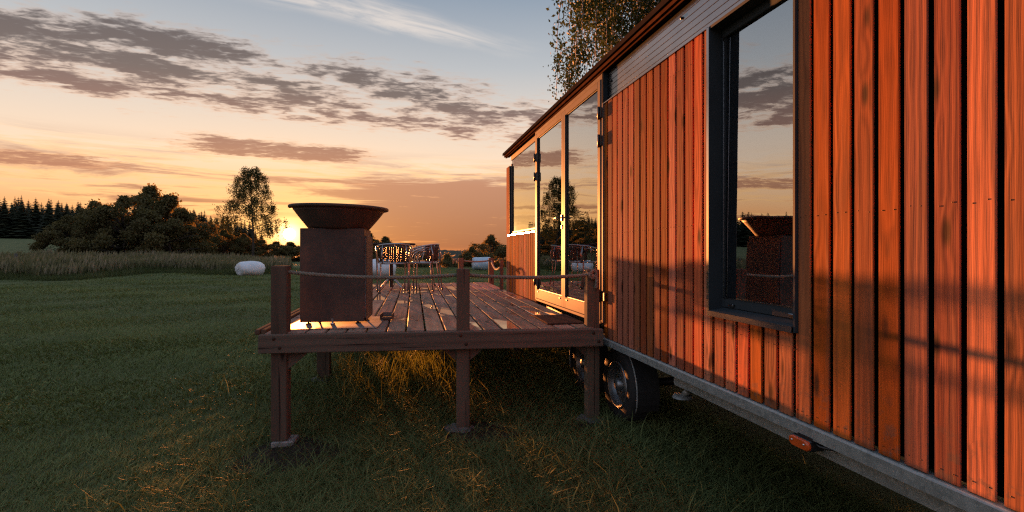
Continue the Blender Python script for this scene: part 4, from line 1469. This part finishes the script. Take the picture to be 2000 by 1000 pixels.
def bale(az, d, rz, r, ln, mat, label, sag=0.92):
    x_, y_ = polar(az, d)
    bm = bmesh.new()
    mb = MB()
    n, m = 28, 9
    prof = []
    for j in range(m):
        q = j / (m - 1) * 2 - 1
        e = max(0.0, 1 - abs(q) ** 9) ** 0.5
        prof.append((r * (0.55 + 0.45 * e) if abs(q) > 0.99 else r * (0.94 + 0.06 * e), q * ln / 2))
    prof = [(0.001, -ln / 2 * 1.02)] + [(r * 0.6, -ln / 2 * 1.015), (r * 0.88, -ln / 2 * 0.985)] + prof[1:-1] + [(r * 0.88, ln / 2 * 0.985), (r * 0.6, ln / 2 * 1.015), (0.001, ln / 2 * 1.02)]
    mb.lathe(prof, n, Matrix.Rotation(math.pi / 2, 4, 'Y'))
    rs2 = random.Random(int(d * 10))
    ph = [rs2.uniform(0, 6) for _ in range(4)]
    vs = []
    for p in mb.v:
        an_ = math.atan2(p[2], p[1])
        f = 1 + 0.035 * math.sin(5 * p[0] + ph[0] + 3 * p[1]) + 0.025 * math.sin(9 * p[2] + ph[1] + 4 * p[0]) + 0.02 * math.sin(11 * an_ + 6 * p[0] + ph[2])
        z_ = p[2] * f
        if z_ < 0:
            z_ *= 0.88
        vs.append((p[0] * f, p[1] * f * 1.04, z_ * sag))
    mb.v = vs
    lo = min(v[2] for v in vs)
    bm.free()
    return mb.build('hay_bale', mat, None, (x_, y_, GZ(x_, y_) - lo - 0.04), (0, 0, rz), label=label, category='hay bale', group='plastic wrapped hay bales')


bale(-14.65, 35.5, R(42), 0.52, 1.40, 'bale_film', 'white plastic wrapped hay bale on the lawn left of the corner post')
bale(-2.2, 30.5, R(8), 0.62, 1.7, 'bale_film', 'white wrapped hay bale on the grass seen under the chairs beside the pedestal')
bale(8.72, 41.0, R(4), 0.60, 1.5, 'bale_film_blue', 'pale blue wrapped hay bale behind the far rope posts')
x_, y_ = polar(-31.55, 40)
fp = MB().tube([(0, 0, -0.2), (0.01, 0, 0.6), (0.02, 0.01, 1.15)], [0.075, 0.07, 0.065], 9)
fp.build('fence_post', 'old_post_wood', None, (x_, y_, GZ(x_, y_)), label='lone weathered fence post in the tall grass at the far left', category='fence post')

# ------------------------------------------------------------------ grass
NR = np.random.RandomState(11)
cth, sth = math.cos(R(12)), math.sin(R(12))


def blades(x, y, h, w, lean, curl, rnd, segs=2, comb=None):
    """curved tapering blades; all arrays of one length"""
    n = len(x)
    z = ground_z(x, y)
    a = NR.rand(n) * 2 * np.pi                  # facing of the blade
    b = NR.rand(n) * 2 * np.pi                  # direction it leans to
    if comb is not None:
        b = np.where(NR.rand(n) < np.abs(comb), np.where(comb > 0, 1.35, -1.8) + NR.randn(n) * 0.7, b)
    ux, uy = np.cos(a) * w / 2, np.sin(a) * w / 2
    lx_, ly_ = np.cos(b) * lean * h, np.sin(b) * lean * h
    P = []
    lev = [0, 0.55, 1.0] if segs == 2 else [0, 1.0]
    for q in lev:
        off = q ** 1.0 * 0.45 + q * q * 0.55
        cx, cy = x + lx_ * off, y + ly_ * off
        cz = z + h * (q - curl * q * q * 0.5)
        if q == 1.0:
            P.append(np.stack([cx, cy, cz], 1))
        else:
            k_ = 1.0 if q == 0 else 0.8
            P.append(np.stack([cx - ux * k_, cy - uy * k_, cz - (0.01 if q == 0 else 0)], 1))
            P.append(np.stack([cx + ux * k_, cy + uy * k_, cz - (0.01 if q == 0 else 0)], 1))
    m = len(P)
    V = np.stack(P, 1).reshape(-1, 3)
    i = np.arange(n)[:, None] * m
    if segs == 2:
        quads = i + np.array([[0, 1, 3, 2]])
        tris = i + np.array([[2, 3, 4]])
    else:
        quads = None
        tris = i + np.array([[0, 1, 2]])
    return V, tris, quads, np.repeat(rnd, m)


def merge(parts):
    V, T, Q, Rn = [], [], [], []
    o = 0
    for (v, t_, q, r_) in parts:
        V.append(v)
        if t_ is not None:
            T.append(t_ + o)
        if q is not None:
            Q.append(q + o)
        Rn.append(r_)
        o += len(v)
    return np.concatenate(V), (np.concatenate(T) if T else None), (np.concatenate(Q) if Q else None), np.concatenate(Rn)


def frustum(n, z0, z1, margin=1.22, power=1.0):
    """points spread evenly over the ground between two depths, a little wider than the view"""
    u = NR.rand(n)
    zc = np.sqrt(z0 * z0 + u * (z1 * z1 - z0 * z0))
    xc = (NR.rand(n) * 2 - 1) * margin * zc
    return xc * cth + zc * sth, -xc * sth + zc * cth


def keep_out(x, y):
    k_ = np.ones(len(x), bool)
    for (cx, cy, rr) in ((PL.x, PL.y, 0.09), (PM.x, PM.y, 0.09), (PR.x, PR.y, 0.08)):
        k_ &= np.hypot(x - cx, y - cy) > rr
    bare = np.hypot((x - PL.x - 0.1) / 1.15, y - PL.y + 0.22)
    k_ &= (bare > 0.40) | (NR.rand(len(x)) < 0.12 + bare * 0.6)
    bare = np.hypot((x - PM.x - 0.12) / 1.15, y - PM.y + 0.12)
    k_ &= (bare > 0.28) | (NR.rand(len(x)) < 0.25)
    for yc in (4.17, 5.03):
        k_ &= ~((np.abs(x - AX - 0.1) < 0.13) & (np.abs(y - yc) < 0.12))
    k_ &= ~((x > 2.6) & (y < 8.4))
    return k_


def patch(x, y, s, ph):
    return 0.5 + 0.25 * (np.sin(x * s + ph) * np.cos(y * s * 0.83 + ph * 2) + np.sin((x + y) * s * 0.57 + ph * 3) * np.cos((x - y) * s * 0.71))


def tall_zone(x, y):
    """1 round and under the deck and the house where nobody mows, 0 on the lawn"""
    a = sstep(-1.9, -0.7, x + 0.25 * np.sin(y * 2.1)) * sstep(11.5, 10.0, y)
    return a


parts = []


def sown(n, z0, z1, p, margin):
    """points whose number per area falls with depth as depth**-p"""
    zg = np.linspace(z0, z1, 4000)
    c_ = np.cumsum(zg ** (1 - p))
    zc = np.interp(NR.rand(n), c_ / c_[-1], zg)
    xc = (NR.rand(n) * 2 - 1) * margin * zc
    return xc * cth + zc * sth, -xc * sth + zc * cth, zc


x, y, zc_ = sown(740000, 1.8, 46, 1.75, 1.30)
k_ = keep_out(x, y)
x, y, zc_ = x[k_], y[k_], zc_[k_]
n = len(x)
tz = tall_zone(x, y)
pt = 0.55 * patch(x, y, 2.7, 1.0) + 0.45 * patch(x, y, 0.7, 3.0)
track = 0.5 + 0.5 * np.sin((x * 0.55 + y * 0.83) * 1.25 + 1.2 * np.sin(x * 0.21) + 0.8 * np.sin(y * 0.17))
cl_ = patch(x, y, 13.0, 2.0) * 0.6 + patch(x, y, 31.0, 5.0) * 0.4
hl = (0.012 + 0.034 * NR.rand(n) + 0.03 * pt + 0.03 * track * sstep(5, 9, zc_)) * (1 + 0.012 * zc_) * (0.25 + 1.5 * cl_)
ht = (0.035 + 0.09 * NR.rand(n) ** 1.4 + 0.05 * pt) * (0.5 + cl_)
h = hl * (1 - tz) + ht * tz
w = 0.0056 * (zc_ / 4.0) ** 0.85 * (0.7 + 0.7 * NR.rand(n))
tone = np.clip(0.62 * NR.rand(n) ** 1.3 + 0.6 * (pt - 0.45) + 0.34 * (track - 0.5) + 0.5 * (cl_ - 0.5) - 0.10 * tz, 0, 1)
ln_ = 0.55 + 1.1 * NR.rand(n)
cu = 0.3 + 0.4 * NR.rand(n)
cmb = (1 - tz) * np.clip(2.2 * np.sin((y - 0.42 * x) * 1.55 + 0.5 * np.sin(x * 0.35)), -0.55, 0.55)
nr = zc_ < 9
parts.append(blades(x[nr], y[nr], h[nr], w[nr], ln_[nr], cu[nr], tone[nr], 2, cmb[nr]))
fr_ = ~nr
parts.append(blades(x[fr_], y[fr_], h[fr_], w[fr_], ln_[fr_], cu[fr_], tone[fr_], 1, cmb[fr_]))
# tall stems by the deck
x, y = frustum(3600, 2.2, 8.0, 1.0)
tz = tall_zone(x, y)
k_ = keep_out(x, y) & (NR.rand(len(x)) < tz * (0.25 + 0.75 * (patch(x, y, 2.3, 2.0) > 0.52)))
x, y = x[k_], y[k_]
h = 0.11 + 0.2 * NR.rand(len(x)) ** 2.5
parts.append(blades(x, y, h, 0.005 + 0.005 * NR.rand(len(x)), 0.25 + 0.55 * NR.rand(len(x)), 0.15 + 0.45 * NR.rand(len(x)), np.clip(0.1 + 0.75 * NR.rand(len(x)) ** 1.6, 0, 1)))
# a dense unmown patch under the middle of the deck
n = 520
x = 0.15 + NR.randn(n) * 0.42
y = 6.15 + NR.randn(n) * 0.5
h = 0.18 + 0.26 * NR.rand(n) ** 1.5
parts.append(blades(x, y, h, 0.006 + 0.006 * NR.rand(n), 0.2 + 0.6 * NR.rand(n), 0.1 + 0.5 * NR.rand(n), 0.5 * NR.rand(n)))
# broad-leaved weeds
n = 16000
x, y = frustum(n, 2.4, 8.5, 1.1)
k_ = keep_out(x, y) & (patch(x, y, 1.7, 4.0) > 0.55)
x, y = x[k_], y[k_]
n = len(x)
parts.append(blades(x, y, 0.03 + 0.05 * NR.rand(n), 0.012 + 0.018 * NR.rand(n), 0.8 + 0.7 * NR.rand(n), 0.5 + 0.4 * NR.rand(n), NR.rand(n) * 0.6))
V, T, Q, Rn = merge(parts)
link('lawn_grass', np_mesh('lawn_grass', V, T, Q, Rn), 'lawn_blades', kind='stuff', label='short mown green lawn grass with unmown tufts round the deck', category='grass')

# tall flowering meadow beyond the mown lawn, left of the bale
parts = []
n = 90000
az = R(1) * (-62 + 51 * NR.rand(n))
d0 = 33 + 4.5 * (np.degrees(az) + 45) / 30 + 1.6 * np.sin(np.degrees(az) * 0.5)
d0 = np.clip(d0, 31, 46)
dd_ = d0 + NR.rand(n) ** 1.3 * 16
x, y = dd_ * np.sin(az), dd_ * np.cos(az)
front_ = np.clip((dd_ - d0) / 3.0, 0, 1)
h = (0.22 + 0.58 * NR.rand(n)) * (0.4 + 0.6 * front_) * (0.62 + 0.75 * patch(x, y, 0.9, 1.3))
parts.append(blades(x, y, h, 0.018 + 0.016 * NR.rand(n), 0.2 + 0.7 * NR.rand(n), 0.35 * NR.rand(n), np.clip(0.1 + 0.45 * NR.rand(n), 0, 1), 2))
# seed heads
n2 = 34000
i = NR.choice(n, n2, replace=False)
i = i[(front_[i] > 0.5)]
xh, yh = x[i] + NR.randn(len(i)) * 0.05, y[i] + NR.randn(len(i)) * 0.05
zh = ground_z(xh, yh) + h[i] * 0.9 + 0.15
a = NR.rand(len(i)) * 2 * np.pi
s = 0.03 + 0.035 * NR.rand(len(i))
hh = 0.14 + 0.16 * NR.rand(len(i))
Pq = np.stack([np.stack([xh, yh, zh - hh], 1), np.stack([xh + np.cos(a) * s, yh + np.sin(a) * s, zh], 1), np.stack([xh + 0.05, yh, zh + hh], 1), np.stack([xh - np.cos(a) * s, yh - np.sin(a) * s, zh], 1)], 1).reshape(-1, 3)
parts.append((Pq, None, np.arange(len(Pq)).reshape(-1, 4), np.repeat(np.clip(0.7 + 0.3 * NR.rand(len(i)), 0, 1), 4)))
V, T, Q, Rn = merge(parts)
link('meadow_grass', np_mesh('meadow_grass', V, T, Q, Rn), 'meadow_blades', kind='stuff', label='tall pinkish flowering meadow grass beyond the mown lawn', category='grass')

# ------------------------------------------------------------------ trees


def leaf_quads(C, size, rs, droop=0.0, asp=0.62):
    """leaf-shaped quads at centres C with random attitude"""
    n = len(C)
    d = rs.randn(n, 3)
    d[:, 2] -= droop
    d /= np.linalg.norm(d, axis=1)[:, None] + 1e-9
    e = rs.randn(n, 3)
    e -= d * (e * d).sum(1)[:, None]
    e /= np.linalg.norm(e, axis=1)[:, None] + 1e-9
    s = (size * (0.65 + 0.7 * rs.rand(n)))[:, None]
    P = np.stack([C - d * s * 0.5, C + e * s * asp * 0.5, C + d * s * 0.5, C - e * s * asp * 0.5], 1).reshape(-1, 3)
    return P, np.arange(4 * n).reshape(-1, 4)


def tube_arrays(mb):
    return mb


def broad_tree(seed, height, spread, n_clumps=26, leaves=5200, leaf=0.16, base=0.18, shape='round'):
    """(trunk mesh, crown mesh): limbs fork from a tapering trunk, leaves sit on clumps at limb ends"""
    rs = np.random.RandomState(seed)
    wood_ = MB()
    th = height * 0.62
    tp = [Vector((0, 0, -0.2))]
    for i in range(1, 7):
        tp.append(Vector((rs.randn() * 0.02 * height * 0.4, rs.randn() * 0.02 * height * 0.4, th * i / 6)))
    r0 = height * 0.022
    wood_.tube(tp, [r0 * (1.15 - 0.9 * i / 6) for i in range(7)], 7)
    C, Rr = [], []
    for i in range(n_clumps):
        a = rs.rand() * 2 * np.pi
        q = rs.rand()
        zz = height * (base + (0.95 - base) * (i + 0.5) / n_clumps)
        rel = (zz / height - base) / (1 - base)
        env = spread * 0.5 * (math.sin(min(1, rel * 1.05 + 0.12) * math.pi) ** 0.55 if shape == 'round' else (1 - rel) ** 0.7)
        rad = env * (0.35 + 0.65 * rs.rand() ** 0.5)
        c_ = np.array([rad * np.cos(a), rad * np.sin(a), zz])
        C.append(c_)
        Rr.append(height * (0.09 + 0.07 * rs.rand()) * (1.0 if rel < 0.75 else 0.7))
        j = min(5, int(zz * 0.75 / th * 6))
        p0 = tp[max(1, j)]
        mid = p0.lerp(Vector(c_), 0.5) + Vector((0, 0, 0.04 * height))
        wood_.tube([p0, mid, Vector(c_)], [r0 * 0.42, r0 * 0.25, r0 * 0.08], 5)
    C = np.array(C)
    Rr = np.array(Rr)
    w = Rr ** 2
    idx = rs.choice(len(C), leaves, p=w / w.sum())
    u = rs.randn(leaves, 3)
    u /= np.linalg.norm(u, axis=1)[:, None]
    rad = Rr[idx] * (0.25 + 0.75 * rs.rand(leaves) ** 0.45) * (0.8 + 0.5 * rs.rand(leaves) * (rs.rand(leaves) > 0.7))
    pos = C[idx] + u * rad[:, None] * np.array([1.15, 1.15, 0.85])
    pos[:, 2] = np.maximum(pos[:, 2], 0.15)
    V, Q = leaf_quads(pos, np.full(leaves, leaf), rs)
    tone = np.clip(rs.rand(len(C))[idx] * 0.55 + rs.rand(leaves) * 0.45, 0, 1)
    crown = np_mesh('crown', V, None, Q, np.repeat(tone, 4))
    return wood_.mesh('trunk'), crown


def plant_tree(name, label, cat, az, d, meshes, leaf_mat, bark_mat, scale=1.0, rz=0.0, group=None, sink=0.1, zs=1.0, wide=1.0):
    x_, y_ = polar(az, d)
    t_ = thing(name, label, cat, (x_, y_, GZ(x_, y_) - sink), rz, group)
    t_.scale = (scale * wide, scale * wide, scale * zs)
    link('trunk', meshes[0], bark_mat, t_)
    link('crown', meshes[1], leaf_mat, t_)
    return t_


variants = [broad_tree(21, 6.0, 6.4, 44, 19000, 0.21, 0.04), broad_tree(22, 6.0, 5.4, 40, 16000, 0.21, 0.05), broad_tree(23, 6.0, 7.6, 50, 20000, 0.21, 0.03)]
hedge = [
    (-28.4, 53, 0, 0.62, 'small bushy tree at the left end of the thicket'),
    (-26.6, 56, 1, 0.86, 'rounded bushy tree second from the left in the thicket'),
    (-24.6, 52, 2, 0.92, 'broad spreading tree with a yellowish crown in the middle of the thicket'),
    (-22.7, 55, 1, 1.12, 'tallest leafy tree of the thicket, its crown rising above the forest'),
    (-21.2, 53, 0, 0.98, 'dense leafy tree at the right end of the thicket'),
    (-19.9, 57, 1, 0.66, 'low leafy tree filling the right foot of the thicket'),
]
for i, (az_, d_, v_, s_, lb) in enumerate(hedge):
    plant_tree('bushy_tree', lb, 'tree', az_, d_, variants[v_], 'tree_leaves', 'bark', s_, i * 1.3, 'leafy trees of the thicket beyond the meadow')
low = [
    (-18.3, 78, 2, 0.66, 'dark bush just left of the tall birch'), (-16.9, 74, 0, 0.62, 'dark bush at the left foot of the tall birch'),
    (-15.2, 76, 2, 0.60, 'wide dark bush under the middle of the tall birch'), (-13.6, 78, 0, 0.50, 'dark bush at the right foot of the tall birch'),
    (-12.3, 80, 1, 0.49, 'low dark bush below the setting sun'), (-11.0, 82, 0, 0.49, 'low dark bush beside the pedestal, right of the sun'),
    (-9.5, 84, 2, 0.50, 'lowest dark bush behind the fire bowl pedestal'),
]
for i, (az_, d_, v_, s_, lb) in enumerate(low):
    plant_tree('dark_bush', lb, 'bush', az_, d_, variants[v_], 'tree_leaves', 'bark', s_, i * 2.1, 'bushes along the field edge under the birch', 0.1, 1.0, 1.7 if s_ < 0.55 else 1.15)
vall = [
    (-5.2, 92, 1, 1.35), (-3.4, 105, 0, 1.45), (-1.6, 90, 2, 1.25), (0.2, 112, 1, 1.55), (1.8, 96, 0, 1.4), (3.3, 120, 2, 1.5),
    (4.9, 100, 1, 1.35), (6.3, 118, 0, 1.5), (13.0, 100, 1, 1.6), (16.0, 120, 2, 1.8), (19.0, 105, 0, 1.7)]
for i, (az_, d_, v_, s_) in enumerate(vall):
    plant_tree('valley_tree', 'dark leafy tree in the valley behind the deck chairs and rope posts', 'tree', az_, d_, variants[v_], 'tree_leaves', 'bark', s_, i * 1.7, 'trees in the valley beyond the deck')
plant_tree('mound_tree', 'wide domed tree beyond the pale blue bale, its top at the hill line', 'tree', 9.7, 78, variants[2], 'tree_leaves', 'bark', 1.18, 0.6)
plant_tree('mound_tree', 'smaller round bush left of the domed tree, above the rope knot', 'bush', 7.6, 74, variants[1], 'tree_leaves', 'bark', 0.78, 2.6)

# conifers of the far forest


def conifer(seed, h, w):
    rs = np.random.RandomState(seed)
    tr = MB().tube([(0, 0, -0.5), (0, 0, h * 0.5), (0, 0, h * 0.985)], [h * 0.013, h * 0.008, 0.02], 6)
    V, T, Rn = [], [], []
    n = 0
    lev = 26
    for i in range(lev):
        q = i / (lev - 1)
        z = h * (0.10 + 0.89 * q)
        rad = w * 0.5 * (1 - q) ** 0.85 * (0.8 + 0.4 * rs.rand()) + 0.06
        m = int(13 - 7 * q)
        for j in range(m):
            a = 2 * np.pi * (j + rs.rand() * 0.8) / m
            r_ = rad * (0.7 + 0.45 * rs.rand())
            dz = -r_ * (0.28 + 0.25 * rs.rand())
            ca, sa = np.cos(a), np.sin(a)
            wd = r_ * 0.30
            tip = (r_ * ca, r_ * sa, z + dz)
            V += [(0, 0, z + 0.02 * h), (0.55 * r_ * ca - wd * sa, 0.55 * r_ * sa + wd * ca, z + dz * 0.75), tip, (0.55 * r_ * ca + wd * sa, 0.55 * r_ * sa - wd * ca, z + dz * 0.75)]
            T += [(n, n + 1, n + 2), (n, n + 2, n + 3)]
            n += 4
            rr = rs.rand()
            Rn += [rr * 0.6, rr, rr, rr]
    return tr.mesh('trunk'), np_mesh('crown', np.array(V), np.array(T), None, np.array(Rn))


con = [conifer(1, 18, 7.0), conifer(2, 18, 6.0), conifer(3, 18, 8.5)]
rf = random.Random(5)


def top_el(az):
    """elevation of the forest's skyline, degrees"""
    return np.interp(az, [-75, -50, -42, -37, -34, -31, -28, -25, -22, -20, -17, -15, -13.4], [4.2, 4.3, 4.4, 4.4, 4.5, 4.55, 4.3, 4.0, 4.1, 4.0, 3.6, 3.0, 2.0])


az_ = -66.0
i = 0
while az_ < -13.6:
    for row in range(3 if az_ > -37 else 2):
        d_ = 205 + row * 26 + rf.uniform(-9, 9)
        a2 = az_ + rf.uniform(-0.25, 0.25) + row * 0.35
        if a2 > -13.6:
            continue
        x_, y_ = polar(a2, d_)
        gz = GZ(x_, y_)
        want = 1.5 + d_ * math.tan(R(float(top_el(a2)))) - gz
        s_ = max(0.25, want / 18 * rf.uniform(0.80, 1.06))
        where = 'at the left edge' if a2 < -28.5 else 'behind the thicket' if a2 < -20 else 'left of the birch'
        lbl = 'tall dark conifer in the far forest ' + where
        grp = 'conifers of the far forest ' + where
        plant_tree('conifer', lbl, 'conifer', a2, d_, con[i % 3], 'needles', 'bark', s_, rf.uniform(0, 6), grp, 0.3, 1.0, rf.uniform(1.5, 2.2))
        i += 1
    az_ += 0.55 if az_ > -42 else 1.2


def birch(seed, height, spread, leaves_per, leaf, limbs=22, strands=6, bare=0.22, wide=None, drop=1.0, noff=0.03):
    """weeping birch: ascending limbs with curtains of hanging twigs"""
    rs = np.random.RandomState(seed)
    tw = MB()
    tp = []
    for i in range(11):
        q = i / 10
        tp.append(Vector((0.015 * height * math.sin(q * 4 + seed), 0.012 * height * math.cos(q * 3.3 + seed), -0.3 + (height + 0.1) * q)))
    r0 = height * 0.0135
    tw.tube(tp, [r0 * (1.05 - 0.97 * i / 10) for i in range(11)], 8)
    L = []
    tone = []
    for i in range(limbs):
        q = bare + (0.97 - bare) * (i + rs.rand() * 0.6) / limbs
        base = tp[0].lerp(tp[10], q)
        a = i * 2.399 + rs.rand() * 0.7
        env = np.interp(q, *(wide or ([0.2, 0.35, 0.55, 0.75, 0.9, 1.0], [0.75, 1.0, 0.72, 0.66, 0.42, 0.1])))
        ln = spread * 0.5 * env * (0.72 + 0.38 * rs.rand())
        up = height * (0.05 + 0.06 * rs.rand()) * (1.1 - q * 0.4)
        d = Vector((math.cos(a), math.sin(a), 0))
        e = base + d * ln + Vector((0, 0, up))
        m1 = base + d * ln * 0.45 + Vector((0, 0, up * 0.85))
        m2 = base + d * ln * 0.8 + Vector((0, 0, up * 1.12))
        rl = r0 * 0.34 * (1 - q * 0.6)
        limb = [base, m1, m2, e]
        tw.tube(limb, [rl, rl * 0.6, rl * 0.35, rl * 0.15], 5)
        tcl = rs.rand()
        for s_ in range(strands):
            f = 0.25 + 0.8 * (s_ + rs.rand()) / strands
            f = min(f, 1.0)
            seg = min(2, int(f * 3))
            p = limb[seg].lerp(limb[seg + 1], f * 3 - seg)
            p = p + Vector((rs.randn() * noff, rs.randn() * noff, 0)) * spread
            lnS = height * (0.06 + 0.12 * rs.rand()) * drop
            dr = Vector((math.cos(a + rs.randn() * 0.5) * 0.25, math.sin(a + rs.randn() * 0.5) * 0.25, -1)).normalized()
            pts_ = [p]
            for k_ in range(1, 5):
                pts_.append(p + Vector((dr.x * lnS * k_ / 4 * (1.2 - 0.15 * k_), dr.y * lnS * k_ / 4 * (1.2 - 0.15 * k_), dr.z * lnS * (k_ / 4) ** 1.15)))
            tw.tube(pts_, [rl * 0.16 + 0.004] * 4 + [0.003], 4, cap=False)
            n = int(leaves_per * (0.6 + 0.8 * rs.rand()))
            u = rs.rand(n) * 4
            k_ = np.minimum(u.astype(int), 3)
            fr = (u - k_)[:, None]
            A = np.array([tuple(v) for v in pts_])
            pos = A[k_] * (1 - fr) + A[k_ + 1] * fr + rs.randn(n, 3) * np.array([1, 1, 0.7]) * (spread * 0.012 + leaf * 0.5)
            L.append(pos)
            tone.append(np.clip(tcl * 0.4 + rs.rand(n) * 0.6, 0, 1))
    pos = np.concatenate(L)
    V, Q = leaf_quads(pos, np.full(len(pos), leaf), rs, droop=1.0)
    return tw.mesh('trunk'), np_mesh('crown', V, None, Q, np.repeat(np.concatenate(tone), 4))


bm1 = birch(7, 12.2, 9.6, 95, 0.15, 32, 7, bare=0.30, drop=0.95, wide=([0.2, 0.32, 0.42, 0.5, 0.6, 0.78, 0.9, 1.0], [1.0, 1.05, 0.95, 0.72, 0.5, 0.48, 0.3, 0.08]))
plant_tree('birch_tree', 'tall weeping birch standing alone against the sunset', 'tree', -14.5, 70, bm1, 'birch_leaves', 'bark', 0.94, 0.4)
bm2 = birch(9, 14.8, 7.6, 140, 0.10, 46, 20, bare=0.50, noff=0.045, wide=([0.3, 0.45, 0.6, 0.8, 1.0], [0.85, 1.0, 0.95, 0.7, 0.2]), drop=1.0)
plant_tree('birch_tree', 'weeping birch hanging its leaves over the roof of the tiny house', 'tree', 31.4, 16.4, bm2, 'roof_birch_leaves', 'birch_bark', 1.0, 1.1)
